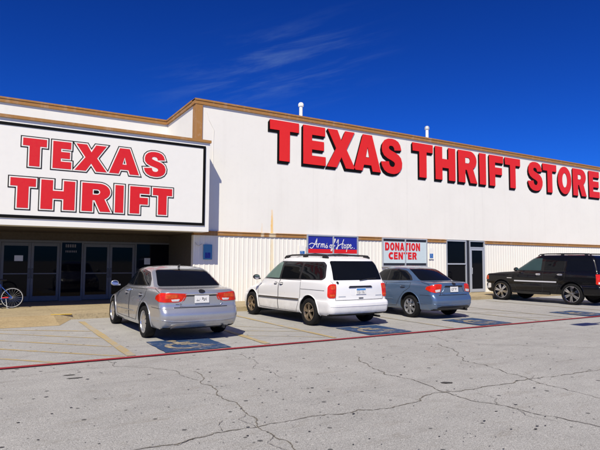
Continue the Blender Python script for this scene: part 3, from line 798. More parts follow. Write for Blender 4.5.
class Car:
    """local frame: x right, y forward, z up; y = 0 is the rear bumper (shifted by oy for the origin at the middle)"""
    def __init__(s, name, label, loc, rz, L, loops, paint_mat, axles, r_tyre, track, arch=.06):
        s.root = empty(name, loc, label, 'car', 'cars parked at the store', rz); s.oy = L/2; s.L = L
        bm = loft(loops)
        me = bpy.data.meshes.new('body'); bm.to_mesh(me)
        s.bvh = BVHTree.FromBMesh(bm); bm.free()
        me.materials.append(paint_mat); me.materials.append(M['well'])
        s.body = mesh_obj('body', me)
        cb = bmesh.new()
        for ya in axles:
            for sg in (-1, 1):
                add_lathe(cb, [(sg*(track-.22), r_tyre+arch), (sg*(track+.4), r_tyre+arch)], 40, 'X', (0, ya, r_tyre+.02))
        cme = bpy.data.meshes.new('cutter'); bmesh.ops.recalc_face_normals(cb, faces=cb.faces); cb.to_mesh(cme); cb.free()
        cme.materials.append(M['well']); cut = mesh_obj('cutter', cme)
        md = s.body.modifiers.new('b', 'BOOLEAN'); md.operation = 'DIFFERENCE'; md.object = cut; md.solver = 'EXACT'
        try: md.material_mode = 'TRANSFER'
        except Exception: pass
        dg = bpy.context.evaluated_depsgraph_get()
        nme = bpy.data.meshes.new_from_object(s.body.evaluated_get(dg)); nme.name = 'body'
        s.body.modifiers.clear(); s.body.data = nme
        bpy.data.objects.remove(cut)
        wi = next((i for i, m in enumerate(nme.materials) if m and m.name == 'wheel_well'), 1)
        for p in nme.polygons:
            if p.normal.z < -.75 and p.center.z < .55: p.material_index = wi
            p.use_smooth = True
        nme.set_sharp_from_angle(angle=math.radians(38))
        s.fin(s.body)
        s.paint = paint_mat
    def fin(s, o, parent=None):
        o.data.transform(Matrix.Translation((0, -s.oy, 0))); o.parent = parent or s.root; return o
    def hit(s, p, d):
        h = s.bvh.ray_cast(Vector(p)-Vector(d)*6, Vector(d), 12)
        return (h[0], h[1]) if h[0] is not None else (None, None)
    def skin(s, name, pts, d, off, mat, parent=None, th=None, cell=.045, rad=0.0, smooth_ang=60):
        """a panel that follows the body: outline pts (3-D, only their position across d counts) pushed along d onto the body"""
        d = Vector(d).normalized(); up = Vector((0, 0, 1)) if abs(d.z) < .9 else Vector((0, 1, 0))
        u = d.cross(up).normalized(); v = u.cross(d).normalized()
        P = [Vector((Vector(p).dot(u), Vector(p).dot(v))) for p in pts]
        if rad:
            Q = []
            for i, p in enumerate(P):
                a, c = P[i-1], P[(i+1) % len(P)]; ra = min(rad, (a-p).length*.45, (c-p).length*.45)
                A, Cc = p+(a-p).normalized()*ra, p+(c-p).normalized()*ra
                for j in range(5):
                    t = j/4; Q.append(A*(1-t)**2+p*2*t*(1-t)+Cc*t*t)
            P = Q
        bm = bmesh.new(); f = bm.faces.new([bm.verts.new((p.x, p.y, 0)) for p in P])
        for ax in (0, 1):
            lo, hi = min(p[ax] for p in P), max(p[ax] for p in P); n = int((hi-lo)/cell)
            for i in range(1, n+1):
                co = Vector((0, 0, 0)); no = Vector((0, 0, 0)); co[ax] = lo+(hi-lo)*i/(n+1); no[ax] = 1
                bmesh.ops.bisect_plane(bm, geom=bm.verts[:]+bm.edges[:]+bm.faces[:], plane_co=co, plane_no=no, dist=1e-5)
        bad = []; dep = {}
        for w in bm.verts:
            p = u*w.co.x+v*w.co.y; h, nrm = s.hit(p, d)
            if h is None: bad.append(w); continue
            if nrm.dot(d) > 0: nrm = -nrm
            dep[w] = (h, nrm)
        if bad: bmesh.ops.delete(bm, geom=bad, context='VERTS')
        for w in bm.verts:
            h, nrm = dep[w]; w.co = h + (nrm*.5-d*.5).normalized()*off
        if not bm.faces: bm.free(); return None
        for fc in bm.faces:
            fc.normal_update()
        if sum(fc.normal.dot(d)*fc.calc_area() for fc in bm.faces) > 0: bmesh.ops.reverse_faces(bm, faces=bm.faces)
        be = [e for e in bm.edges if e.is_boundary]
        r = bmesh.ops.extrude_edge_only(bm, edges=be)
        bmesh.ops.translate(bm, verts=[x for x in r['geom'] if isinstance(x, bmesh.types.BMVert)], vec=d*(th or (off+.01)))
        o = bm_obj(name, bm, mat, None, smooth_ang, fix=False)
        return s.fin(o, parent) if parent is None else s._child(o, parent)
    def _child(s, o, parent):
        o.data.transform(Matrix.Translation((0, -s.oy, 0))); o.parent = parent; return o
    def line(s, name, pts, d, w, off, mat, parent=None):
        """thin strip along a polyline on the body"""
        d = Vector(d).normalized(); P = []
        for a, b in zip(pts, pts[1:]):
            a, b = Vector(a), Vector(b); n = max(1, int((b-a).length/.04))
            P += [a.lerp(b, i/n) for i in range(n)]
        P.append(Vector(pts[-1])); Q = []
        for p in P:
            h, nrm = s.hit(p, d)
            if h is None: continue
            if nrm.dot(d) > 0: nrm = -nrm
            Q.append(h+nrm*off)
        if len(Q) < 2: return None
        bm = bmesh.new(); add_tube(bm, Q, w, 6); return s._child(bm_obj(name, bm, mat, None, 60), parent or s.root)
    def at(s, p, d): return s.hit(p, d)[0]
    def wheel(s, proto, ya, sg, x, r):
        """copies of the wheel thing-part with its tyre and rim"""
        for i, (nm, me) in enumerate(proto):
            o = bpy.data.objects.new(nm, me); link(o)
            if i == 0: top = o; o.parent = s.root; o.location = (sg*x, ya-s.oy, r); o.rotation_euler = (random.uniform(0, 1), 0, 0) if sg < 0 else (random.uniform(0, 1), 0, PI)
            else: o.parent = top

def wheel_proto(r, width, rim_r, n, rim_mat, style='star'):
    """outer face towards -x; returns [('wheel', hub mesh), ('tyre', ...), ('rim', ...)]"""
    h = width/2; out = []
    bm = bmesh.new(); add_lathe(bm, [(-h*.15, rim_r*.97), (-h*.15, .02), (h*.9, .02), (h*.9, rim_r*.97)], 32)   # brake and inner face
    o = bm_obj('wheel', bm, M['trim_black'], None, 40); out.append(('wheel', o.data)); bpy.data.objects.remove(o)
    bm = bmesh.new(); k = r-rim_r
    prof = [(-h*.72, rim_r), (-h*.96, rim_r+k*.18), (-h*1.0, rim_r+k*.5), (-h*.93, r-k*.18), (-h*.78, r-.006), (-h*.4, r), (h*.4, r), (h*.78, r-.006), (h*.95, r-k*.2), (h, rim_r+k*.5), (h*.9, rim_r), (h*.2, rim_r-.005)]
    add_lathe(bm, prof, 56, close=True); o = bm_obj('tyre', bm, M['rubber'], None, 40); out.append(('tyre', o.data)); bpy.data.objects.remove(o)
    bm = bmesh.new()
    add_lathe(bm, [(-h*.70, rim_r+.004), (-h*.86, rim_r+.002), (-h*.84, rim_r-.014), (-h*.45, rim_r-.03), (h*.2, rim_r-.035), (h*.2, rim_r-.02), (-h*.4, rim_r-.006)], 48, close=True)
    add_lathe(bm, [(-h*.84, .012), (-h*.85, rim_r*.17), (-h*.72, rim_r*.22), (-h*.2, rim_r*.22)], 24)
    for i in range(n):
        a = 2*PI*i/n; parts = (0,) if style != 'split' else (-.13, .13)
        for da in parts:
            w0, w1 = (rim_r*.13, rim_r*.17) if style == 'star' else ((rim_r*.10, rim_r*.085) if style == 'thin' else (rim_r*.08, rim_r*.08))
            ca, sa = math.cos(a+da), math.sin(a+da); r0, r1 = rim_r*.12, rim_r*.965; vs = []
            for rr, ww, xf in ((r0, w0, -h*.80), (rim_r*.6, (w0+w1)/2, -h*.82), (r1, w1, -h*.70)):
                for sgn in (-1, 1):
                    for xx in (xf, xf+h*.25):
                        yy, zz = rr*ca-sgn*ww*sa, rr*sa+sgn*ww*ca; vs.append(bm.verts.new((xx, yy, zz)))
            for b0 in (0, 4):
                q = vs[b0:b0+8]
                for f in ((0,2,6,4), (1,5,7,3), (0,4,5,1), (2,3,7,6)): bm.faces.new([q[j] for j in f])
            bm.faces.new((vs[0], vs[1], vs[3], vs[2])); bm.faces.new((vs[8], vs[10], vs[11], vs[9]))
    o = bm_obj('rim', bm, rim_mat, None, 30); out.append(('rim', o.data)); bpy.data.objects.remove(o)
    return out

def rearplane(pts, y=0): return [(p[0], y, p[1]) for p in pts]
def leftplane(pts, x=-1): return [(x, p[0], p[1]) for p in pts]
def mirx(pts): return [(-p[0], p[1], p[2]) for p in pts]
LEFT, RIGHT, FWD, DOWN = (1,0,0), (-1,0,0), (0,1,0), (0,0,-1)

def plate(c, x, z, y, tilt, blue=False, w=.305, h=.152):
    """number plate standing just off the body, characters too small to read"""
    bm = bmesh.new(); add_box(bm, -w/2, w/2, -.012, 0, -h/2, h/2, .003)
    o = bm_obj('license_plate', bm, M['plate']); o.parent = c.root; o.location = (x, y-c.oy, z); o.rotation_euler = (tilt, 0, 0)
    if blue:
        box('plate_band', -w/2+.012, w/2-.012, -.0145, -.0125, .02, h/2-.012, M['plate_blue'], o)
    bm = bmesh.new(); x0 = -w*.37; zb, zt = (-h*.34, h*.06) if blue else (-h*.22, h*.2); hh = zt-zb
    for i in range(7):
        if i == 3: x0 += w*.05; continue
        wd = w*.075
        for k in range(3):
            if random.random() < .75:
                if random.random() < .5: a = x0+random.choice((0, wd*.65)); add_box(bm, a, a+wd*.32, -.0145-.0003*k, -.0125, zb+hh*random.choice((0, .45)), zb+hh*random.choice((.6, 1)))
                else: zz = zb+hh*random.choice((0, .4, .8)); add_box(bm, x0, x0+wd, -.0147-.0003*k, -.0125, zz, zz+hh*.2)
        x0 += w*.108
    bm_obj('plate_marks', bm, M['trim_black'], o)
    return o

def mirror(c, p, mat, sg=-1, s=1.0):
    s *= .82
    """door mirror: a shell on a short arm, glass facing back"""
    bm = bmesh.new(); bmesh.ops.create_uvsphere(bm, u_segments=20, v_segments=12, radius=1)
    for v in bm.verts:
        v.co.x *= .115*s; v.co.y *= .075*s; v.co.z *= .078*s
        if v.co.y < -.02*s: v.co.y = -.02*s-(-.02*s-v.co.y)*.15
    bmesh.ops.translate(bm, verts=bm.verts, vec=Vector(p))
    add_box(bm, min(p[0], p[0]-sg*.13), max(p[0], p[0]-sg*.13), p[1]-.02, p[1]+.04, p[2]-.075*s, p[2]-.03*s)
    o = c._child(bm_obj('mirror', bm, mat, None, 40), c.root)
    bm = bmesh.new(); add_lathe(bm, [(0, .062*s), (.003, .062*s)], 20, 'Y'); 
    for v in bm.verts: v.co.x *= 1.45
    bmesh.ops.translate(bm, verts=bm.verts, vec=(p[0], p[1]-.040*s, p[2]))
    c._child(bm_obj('mirror_glass', bm, M['chrome'], None, 40), o)

def handle(c, y, z, mat, sg=-1, w=.19):
    d = LEFT if sg < 0 else RIGHT; n = 6; P = []
    for i in range(n+1):
        t = i/n; h = c.at((sg, y-w/2+w*t, z), d)
        P.append(Vector(h)+Vector((sg, 0, 0))*(.006+.028*math.sin(PI*t)**.5))
    bm = bmesh.new(); add_tube(bm, P, .014, 8)
    cup = c.skin('door_handle_cup', leftplane([(y-.09, z-.035), (y+.09, z-.035), (y+.09, z+.03), (y-.09, z+.03)], sg), d, .002, M['trim_black'] if mat is not M['chrome'] else mat, rad=.03, cell=.06)
    o = c._child(bm_obj('door_handle', bm, mat, None, 50), c.root)
    if cup: cup.parent = o

def arch_lip(c, ya, r, zc, mat, w=.012, sgs=(-1, 1)):
    for sg in sgs:
        pts = [(sg, ya+r*math.cos(a*PI/180), zc+r*math.sin(a*PI/180)) for a in range(-18, 199, 6)]
        c.line('arch_lip', pts, LEFT if sg < 0 else RIGHT, w, .002, mat)

def exhaust(c, x, z):
    bm = bmesh.new(); add_tube(bm, [(x, .35, z), (x, .04, z)], .028, 12)
    c._child(bm_obj('exhaust', bm, M['trim_black'], None, 40), c.root)

def sedan_loops(L, W, H, k):
    w = W/2; y = L/4.735; b = H-1.48
    q = lambda yr, zr, yf, zf, ww, **o: (yr*y, zr, yf*y, zf, w*ww, o)
    F = dict(bf=.22, cf=.42)
    return [q(.42, .26, 4.40, .22, .78), q(.14, .25, 4.60, .19, .92, wf=.93, **F), q(.04, .31, 4.68, .26, .975, wr=.895, wf=.94, **F), q(.0, .44, 4.725, .40, .997, wr=.905, wf=.945, **F),
            q(.0, .56, 4.73, .52, 1.0, wr=.905, wf=.945, **F), q(.035, .635, 4.715, .58, 1.0, wr=.91, wf=.945, sharp=1, **F), q(.06, .66, 4.68, .62, .998, wr=.915, wf=.945, **F),
            q(.075, .84, 4.60, .68, .985, wr=.915, wf=.945, zm=.81, **F), q(.07, .965, 4.46, .735, .965, wr=.905, wf=.94, zm=.915, cr=.2, **F), q(.10, .998, 4.30, .785, .945, wr=.90, wf=.93, zm=.96, cr=.22, **F),
            q(.20, 1.015, 4.05, .87, .93, wr=.92, wf=.91, zm=.985, cr=.22, br=.08, **F),
            q(.62, 1.04+b*.3, 3.55, 1.0, .915, wr=.915, wf=.90, zm=1.01, cr=.17, cf=.35, br=.09, bf=.30, sharp=1), q(.92, 1.21+b*.6, 3.12, 1.21+b*.6, .84, wr=.92, wf=.90, cr=.16, cf=.3, br=.09, bf=.24),
            q(1.25, 1.375+b, 2.70, 1.385+b, .755, wr=.925, wf=.92, cr=.15, cf=.25, br=.08, bf=.16), q(1.45, 1.432+b, 2.45, 1.437+b, .65, wr=.93, wf=.93, cr=.18, cf=.2, br=.07, bf=.1),
            q(1.65, 1.463+b, 2.25, 1.465+b, .42, cr=.15, cf=.15, br=.05, bf=.05), q(1.85, 1.479+b, 2.05, 1.48+b, .12, cr=.03, cf=.03, br=.02, bf=.02)]

def build_sedan(label, loc, rz, L, W, H, axles, mat, style):
    y = L/4.735; w = W/2; b = H-1.48
    c = Car('sedan_car', label, loc, rz, L, sedan_loops(L, W, H, 0), mat, axles, .325, w)
    S = lambda pts: [(p[0]*y, p[1]+(b if p[1] > 1.2 else b*.5)) for p in pts]
    for sg, d in ((-1, LEFT), (1, RIGHT)):
        c.skin('window_surround', leftplane(S([(1.00, 1.06), (1.12, 1.19), (1.36, 1.335), (1.75, 1.395), (2.45, 1.395), (2.78, 1.335), (3.15, 1.16), (3.36, 1.03), (2.2, 1.02)]), sg), d, .003, M['trim_black'], rad=.04)
        c.skin('window', leftplane(S([(1.10, 1.075), (1.19, 1.18), (1.41, 1.31), (1.75, 1.368), (2.03, 1.37), (2.08, 1.045)]), sg), d, .007, M['car_glass'], rad=.03)
        c.skin('window', leftplane(S([(2.15, 1.045), (2.11, 1.37), (2.42, 1.368), (2.74, 1.305), (3.06, 1.16), (3.20, 1.05)]), sg), d, .007, M['car_glass'], rad=.03)
        # doors: proud skins with a dark shut line round them
        rd = S([(2.10, .975), (2.14, .60), (2.12, .32), (1.62, .32), (1.47, .55), (1.30, .72), (1.06, .85), (1.02, .995)])
        fd = S([(2.125, .975), (2.165, .60), (2.145, .32), (3.22, .32), (3.36, .60), (3.34, .955)])
        for dd in (rd, fd):
            c.line('door_gap', leftplane(dd+[dd[0]], sg), d, .0055, .0, M['trim_black'])
        for yy, zz in ((1.33, .875), (2.42, .865)): handle(c, yy*y, zz, mat, sg)
        c.line('side_moulding', leftplane([(1.75*y, .50), (3.2*y, .47)], sg), d, .012, .0, mat)
        c.skin('sill', leftplane([(1.55*y, .20), (3.35*y, .20), (3.32*y, .27), (1.58*y, .28)], sg), d, .004, M['trim_black'] if style == 'blue' else mat, cell=.1)
        mirror(c, (sg*(w+.09), 3.13*y, 1.045), mat, sg)
        for ya in axles: arch_lip(c, ya, .325+.062, .345, mat, .010, (sg,))
        # lamps that wrap round the rear corner
        dd = Vector((1*(-sg), 1.0, 0)).normalized()
        if style == 'silver':
            lp = [(.37, .0, .935), (.45, 0, .80), (.60, 0, .775), (.80, .06, .775), (.845, .20, .785), (.86, .40, .83), (.86, .38, .89), (.83, .20, .955), (.74, .05, .955)]
            inn = [(.54, 0, .835), (.56, 0, .792), (.68, .03, .792), (.70, .03, .83)]
            am = [(.58, 0, .93), (.58, 0, .855), (.78, .08, .845), (.78, .08, .93)]
        else:
            lp = [(.57, .0, .955), (.63, 0, .76), (.78, .06, .735), (.84, .22, .77), (.845, .38, .83), (.83, .34, .90), (.76, .08, .965), (.66, .02, .975)]
            inn = [(.64, 0, .835), (.655, 0, .768), (.78, .05, .75), (.79, .06, .815)]
            am = [(.66, 0, .935), (.66, 0, .855), (.77, .06, .85), (.75, .06, .94)]
        fx = w/.9025
        t = c.skin('tail_light', [(sg*p[0]*fx, p[1], p[2]) for p in lp], dd, .009, M['lens_red'], rad=.02, cell=.03)
        c.skin('reverse_lens', [(sg*p[0]*fx, p[1], p[2]) for p in inn], dd, .012, M['lens_white'], t, cell=.03, rad=.012)
        c.skin('brake_lens', [(sg*p[0]*fx, p[1], p[2]) for p in am], dd, .012, M['lens_amber'] if style == 'silver' else M['lens_red'], t, cell=.03, rad=.015)
        # headlights
        dh = Vector((-sg, -1, 0)).normalized()
        hp = [(.40, 4.66, .66), (.70, 4.55, .68), (.80, 4.20, .76), (.78, 4.15, .72), (.72, 4.55, .60), (.42, 4.68, .59)]
        c.skin('headlight', [(sg*p[0]*fx, p[1]*y, p[2]) for p in hp], dh, .006, M['lens_white'], rad=.02)
    # glass front and rear
    c.skin('rear_window', rearplane([(-.68*w/.9, 1.06+b*.3), (.70*w/.9, 1.06+b*.3), (.56*w/.9, 1.385+b), (.0, 1.405+b), (-.56*w/.9, 1.385+b)]), FWD, .006, M['car_glass'], rad=.05, cell=.03)
    c.skin('windscreen', [(-.68, 5, 1.04), (.68, 5, 1.04), (.56, 5, 1.375+b), (-.56, 5, 1.375+b)], (0, -1, 0), .006, M['car_glass'], rad=.05)
    c.skin('grille', [(-.36, 5, .50), (.36, 5, .50), (.40, 5, .62), (-.40, 5, .62)], (0, -1, 0), .006, M['trim_black'], rad=.03)
    plate_front = None
    # boot lid seam, plate recess, plate, badge, handle bar
    bw = .70*w/.9
    c.line('boot_gap', rearplane([(-bw*.62, .68), (-bw*.60, .71)] if style == 'silver' else [(-bw*.75, .68), (-bw*.75, .74)]), FWD, .006, 0, M['trim_black'])
    c.line('boot_gap', rearplane([(-.56, .668), (.56, .668)]), FWD, .009, 0, M['trim_black'])
    c.line('boot_gap', [(-.775*w/.9, .62*y, 2), (-.79*w/.9, .2, 2)], DOWN, .006, 0, M['trim_black']); c.line('boot_gap', [(.775*w/.9, .62*y, 2), (.79*w/.9, .2, 2)], DOWN, .006, 0, M['trim_black'])
    rc = [(-.33, .905), (-.45, .735), (-.39, .70), (.39, .70), (.45, .735), (.33, .905)] if style == 'silver' else [(-.30, .875), (-.37, .72), (-.34, .69), (.34, .69), (.37, .72), (.30, .875)]
    c.skin('plate_recess', rearplane(rc), FWD, .003, mat, rad=.03)
    hb = c.skin('boot_trim', rearplane([(-.345, .91), (.345, .91), (.33, .932), (-.33, .932)]), FWD, .016, M['trim_black'] if style == 'blue' else M['chrome'], rad=.01)
    c.skin('boot_trim', rearplane([(-.36, .882), (.36, .882), (.345, .909), (-.345, .909)]), FWD, .004, M['trim_black'])
    c.line('recess_edge', rearplane([(-.35, .865), (-.41, .775), (-.455, .74), (-.40, .69), (.40, .69), (.455, .74), (.41, .775), (.35, .865)]), FWD, .010, .001, mat)
    py = c.at((0, 0, .825), FWD).y
    plate(c, 0, .825, py-.008, -.06)
    c.skin('badge', rearplane([(.068*math.cos(a*PI/8), .975+.034*math.sin(a*PI/8)) for a in range(16)]), FWD, .010, M['trim_black'], cell=.03)
    c.skin('model_badge', rearplane([(-.52, .725), (-.40, .722), (-.40, .738), (-.52, .741)]), FWD, .004, M['alu_dark'], cell=.03)
    c.skin('rear_valance', rearplane([(-.58, .235), (.58, .235), (.64, .335), (.5, .37), (-.5, .37), (-.64, .335)]), FWD, .004, M['trim_black'] if style == 'blue' else mat, rad=.03)
    c.line('bumper_crease', rearplane([(-.82, .44), (-.5, .40), (.5, .40), (.82, .44)]), FWD, .010, 0, mat)
    c.line('bumper_gap', leftplane([(.18, .655), (.62*y, .66)], -1), LEFT, .005, 0, M['trim_black']); c.line('bumper_gap', leftplane([(.18, .655), (.62*y, .66)], 1), RIGHT, .005, 0, M['trim_black'])
    exhaust(c, .48, .25)
    return c

SIL = build_sedan('silver sedan with dark tinted windows and red wraparound tail lights beside the entrance', (3.58, 12.28, 0), math.radians(1.7), 4.735, 1.805, 1.48, (1.07, 3.80), M['silver_paint'], 'silver')
# roof fin aerial
bm = bmesh.new(); add_tube(bm, [(0, 1.52, 1.40), (0, 1.44, 1.475), (0, 1.38, 1.505)], [.03, .022, .006], 8)
SIL._child(bm_obj('aerial', bm, M['trim_black'], None, 50), SIL.root)
WP = wheel_proto(.325, .21, .228, 10, M['alloy'], 'star')
for ya in (1.07, 3.80):
    for sg in (-1, 1): SIL.wheel(WP, ya, sg, .785, .325)
BLU = build_sedan('steel blue sedan parked between the white minivan and the office door', (11.17, 12.55, 0), math.radians(.5), 4.48, 1.70, 1.47, (.98, 3.59), M['blue_paintcar'], 'blue')
WP2 = wheel_proto(.318, .20, .222, 7, M['alloy'], 'star')
for ya in (.98, 3.59):
    for sg in (-1, 1): BLU.wheel(WP2, ya, sg, .738, .318)

# ---- minivan
def van_loops():
    w = .975; q = lambda yr, zr, yf, zf, ww, **o: (yr, zr, yf, zf, w*ww, o)
    return [q(.45, .30, 4.75, .26, .80), q(.14, .29, 4.95, .22, .94, wr=.95, wf=.93), q(.03, .36, 5.03, .30, .985, wr=.955, wf=.93, cr=.16, cf=.42, bf=.22), q(.0, .48, 5.06, .44, 1.0, wr=.955, wf=.93, cr=.16, cf=.42, bf=.22),
            q(.0, .585, 5.05, .54, 1.0, wr=.955, wf=.93, cr=.15, cf=.42, bf=.22), q(.025, .625, 5.03, .60, .995, wr=.955, wf=.93, cr=.15, cf=.42, bf=.22, sharp=1), q(.095, .645, 5.0, .63, .985, wr=.955, wf=.93, cr=.12, cf=.42, bf=.22, sharp=1),
            q(.10, .85, 4.92, .70, .99, wr=.955, wf=.93, zm=.80, cr=.11, cf=.42, bf=.22), q(.115, 1.0, 4.78, .78, .98, wr=.955, wf=.93, zm=.95, cr=.11, cf=.42, bf=.22), q(.14, 1.08, 4.55, .87, .965, wr=.95, wf=.88, zm=1.03, cr=.11, cf=.42, bf=.22),
            q(.165, 1.125, 4.18, 1.0, .945, wr=.945, wf=.88, zm=1.075, cr=.12, cf=.4, bf=.3, sharp=1), q(.25, 1.36, 3.55, 1.36, .89, wr=.945, wf=.88, cr=.13, cf=.35, bf=.28),
            q(.345, 1.555, 3.02, 1.575, .835, wr=.945, wf=.90, cr=.14, cf=.3, bf=.2), q(.42, 1.645, 2.78, 1.665, .77, wr=.94, wf=.92, cr=.16, cf=.25, bf=.15),
            q(.56, 1.695, 2.55, 1.715, .66, wr=.93, wf=.93, cr=.2, cf=.2, bf=.1), q(.9, 1.72, 2.3, 1.738, .42, cr=.15, cf=.15, br=.04, bf=.05), q(1.3, 1.73, 2.0, 1.745, .12, cr=.03, cf=.03, br=.01, bf=.01)]
VAX = (.98, 4.01)
V = Car('minivan', 'white minivan with gold wheels, black roof rails and a dark rear window', (7.70, 10.12+2.535, 0), math.radians(2.5), 5.07, van_loops(), M['white_paint'], VAX, .335, .975)
for sg, d in ((-1, LEFT), (1, RIGHT)):
    V.skin('window_surround', leftplane([(.38, 1.19), (.44, 1.50), (.56, 1.575), (2.75, 1.59), (3.02, 1.535), (3.45, 1.32), (3.80, 1.10), (2.4, 1.10), (.50, 1.13)], sg), d, .003, M['trim_black'], rad=.05)
    V.skin('window', leftplane([(.46, 1.20), (.51, 1.47), (.60, 1.54), (1.30, 1.55), (1.40, 1.14), (.56, 1.155)], sg), d, .007, M['car_glass'], rad=.05)
    V.skin('window', leftplane([(1.48, 1.14), (1.40, 1.55), (2.36, 1.56), (2.40, 1.125)], sg), d, .007, M['car_glass'], rad=.03)
    V.skin('window', leftplane([(2.50, 1.125), (2.47, 1.56), (2.72, 1.555), (2.98, 1.50), (3.38, 1.30), (3.62, 1.125)], sg), d, .007, M['green_glass'] if sg < 0 else M['car_glass'], rad=.03)
    for dd in ([(2.44, 1.10), (2.46, .60), (2.44, .30), (3.50, .30), (3.62, .62), (3.62, 1.08)], [(2.42, 1.10), (2.44, .60), (2.42, .30), (1.55, .30), (1.42, .55), (1.36, .75), (1.36, 1.10)]):
        V.line('door_gap', leftplane(dd+[dd[0]], sg), d, .0055, 0, M['trim_black'])
    V.line('slide_rail', leftplane([(.35, .885), (1.36, .885)], sg), d, .006, 0, M['trim_black'])
    for yy in (2.30, 2.62): handle(V, yy, .985, M['white_paint'], sg, .16)
    V.skin('side_moulding', leftplane([(1.42, .585), (3.56, .555), (3.56, .605), (1.42, .64)], sg), d, .014, M['alu_dark'], rad=.01, cell=.09)
    V.skin('moulding_strip', leftplane([(1.43, .617), (3.55, .585), (3.55, .60), (1.43, .634)], sg), d, .018, M['gold_alloy'], cell=.09)
    V.skin('sill', leftplane([(1.42, .245), (3.62, .225), (3.62, .30), (1.42, .32)], sg), d, .010, M['white_paint'], cell=.1)
    mirror(V, (sg*1.06, 3.50, 1.13), M['trim_black'], sg, 1.15)
    for ya in VAX: arch_lip(V, ya, .40, .355, M['white_paint'], .011, (sg,))
    dd = Vector((-sg, 1.3, 0)).normalized()
    t = V.skin('tail_light', [(sg*.765, .1, 1.045), (sg*.755, .1, .98), (sg*.765, .1, .76), (sg*.80, .1, .715), (sg*.92, .16, .715), (sg*.93, .22, .76), (sg*.92, .22, .98), (sg*.89, .17, 1.045)], dd, .012, M['lens_red'], rad=.03, cell=.03)
    V.skin('reverse_lens', [(sg*.785, .1, .80), (sg*.785, .1, .755), (sg*.90, .15, .755), (sg*.90, .15, .80)], dd, .016, M['lens_amber'], t, cell=.03)
    V.skin('brake_lens', [(sg*.785, .1, 1.01), (sg*.785, .1, .92), (sg*.88, .15, .92), (sg*.88, .15, 1.01)], dd, .016, M['lens_amber'], t, cell=.03, rad=.02)
    V.skin('headlight', [(sg*.45, 5, .74), (sg*.80, 4.9, .74), (sg*.84, 4.6, .70), (sg*.80, 4.9, .62), (sg*.45, 5, .62)], (-sg, -1.2, 0), .006, M['lens_white'], rad=.03)
    # roof rails with their feet
    P = [V.at((sg*.66, yy, 2), DOWN)+Vector((0, 0, .055)) for yy in (.62, .8, 1.2, 1.7, 2.2, 2.5)]
    P = [P[0]-Vector((0, .07, .05))]+P+[P[-1]+Vector((0, .08, -.055))]
    bm = bmesh.new(); add_tube(bm, P, .022, 8)
    for yy in (.68, 1.55, 2.42):
        p = V.at((sg*.66, yy, 2), DOWN); add_box(bm, p.x-.03, p.x+.03, yy-.09, yy+.09, p.z-.01, p.z+.05, .012)
    V._child(bm_obj('roof_rail', bm, M['trim_black'], None, 40), V.root)
for yy in (.95, 2.05):
    bm = bmesh.new(); a, bq = V.at((-.66, yy, 2), DOWN), V.at((.66, yy, 2), DOWN); m_ = V.at((0, yy, 2), DOWN)
    add_tube(bm, [a+Vector((0, 0, .05)), m_+Vector((0, 0, .045)), bq+Vector((0, 0, .05))], .018, 8)
    V._child(bm_obj('roof_bar', bm, M['trim_black'], None, 40), V.root)
V.skin('rear_window', rearplane([(-.745, 1.135), (.77, 1.135), (.77, 1.18), (.72, 1.555), (.68, 1.595), (-.67, 1.595), (-.705, 1.555), (-.745, 1.18)]), FWD, .006, M['car_glass'], rad=.06)
V.skin('windscreen', [(-.78, 5, 1.12), (.78, 5, 1.12), (.62, 5, 1.60), (-.62, 5, 1.60)], (0, -1, 0), .006, M['car_glass'], rad=.06)
V.skin('grille', [(-.40, 5, .60), (.40, 5, .60), (.40, 5, .72), (-.40, 5, .72)], (0, -1, 0), .008, M['chrome'], rad=.03)
V.line('hatch_gap', rearplane([(-.83, 1.12), (-.74, .98), (-.74, .66), (.74, .66), (.74, .98), (.83, 1.12)]), FWD, .006, 0, M['trim_black'])
V.skin('handle_bar', rearplane([(-.37, .955), (.37, .955), (.33, .995), (-.33, .995)]), FWD, .022, M['trim_black'], rad=.015)
V.skin('plate_recess', rearplane([(-.30, .77), (.30, .77), (.32, .953), (-.32, .953)]), FWD, .002, M['white_paint'], rad=.02)
plate(V, 0, .868, V.at((0, 0, .868), FWD).y-.006, -.06, True)
V.skin('hatch_latch', rearplane([(-.07, .69), (.07, .69), (.07, .712), (-.07, .712)]), FWD, .010, M['trim_black'], rad=.008)
V.skin('washer_cap', rearplane([(-.66+.03*math.cos(a*PI/5), 1.075+.03*math.sin(a*PI/5)) for a in range(10)]), FWD, .014, M['trim_black'], cell=.05)
V.skin('name_badge', rearplane([(-.66, .735), (-.46, .735), (-.46, .755), (-.66, .755)]), FWD, .004, M['alu'], cell=.05)
V.skin('name_badge', rearplane([(.48, .745), (.70, .745), (.70, .765), (.48, .765)]), FWD, .004, M['alu'], cell=.05)
V.line('wiper', rearplane([(.0, 1.12), (.30, 1.16), (.56, 1.165)]), FWD, .010, .022, M['trim_black'])
V.line('bumper_crease', rearplane([(-.90, .52), (.90, .52)]), FWD, .010, 0, M['white_paint'])
exhaust(V, .55, .24)
WP3 = wheel_proto(.335, .215, .222, 5, M['gold_alloy'], 'split')
for ya in VAX:
    for sg in (-1, 1): V.wheel(WP3, ya, sg, .855, .335)

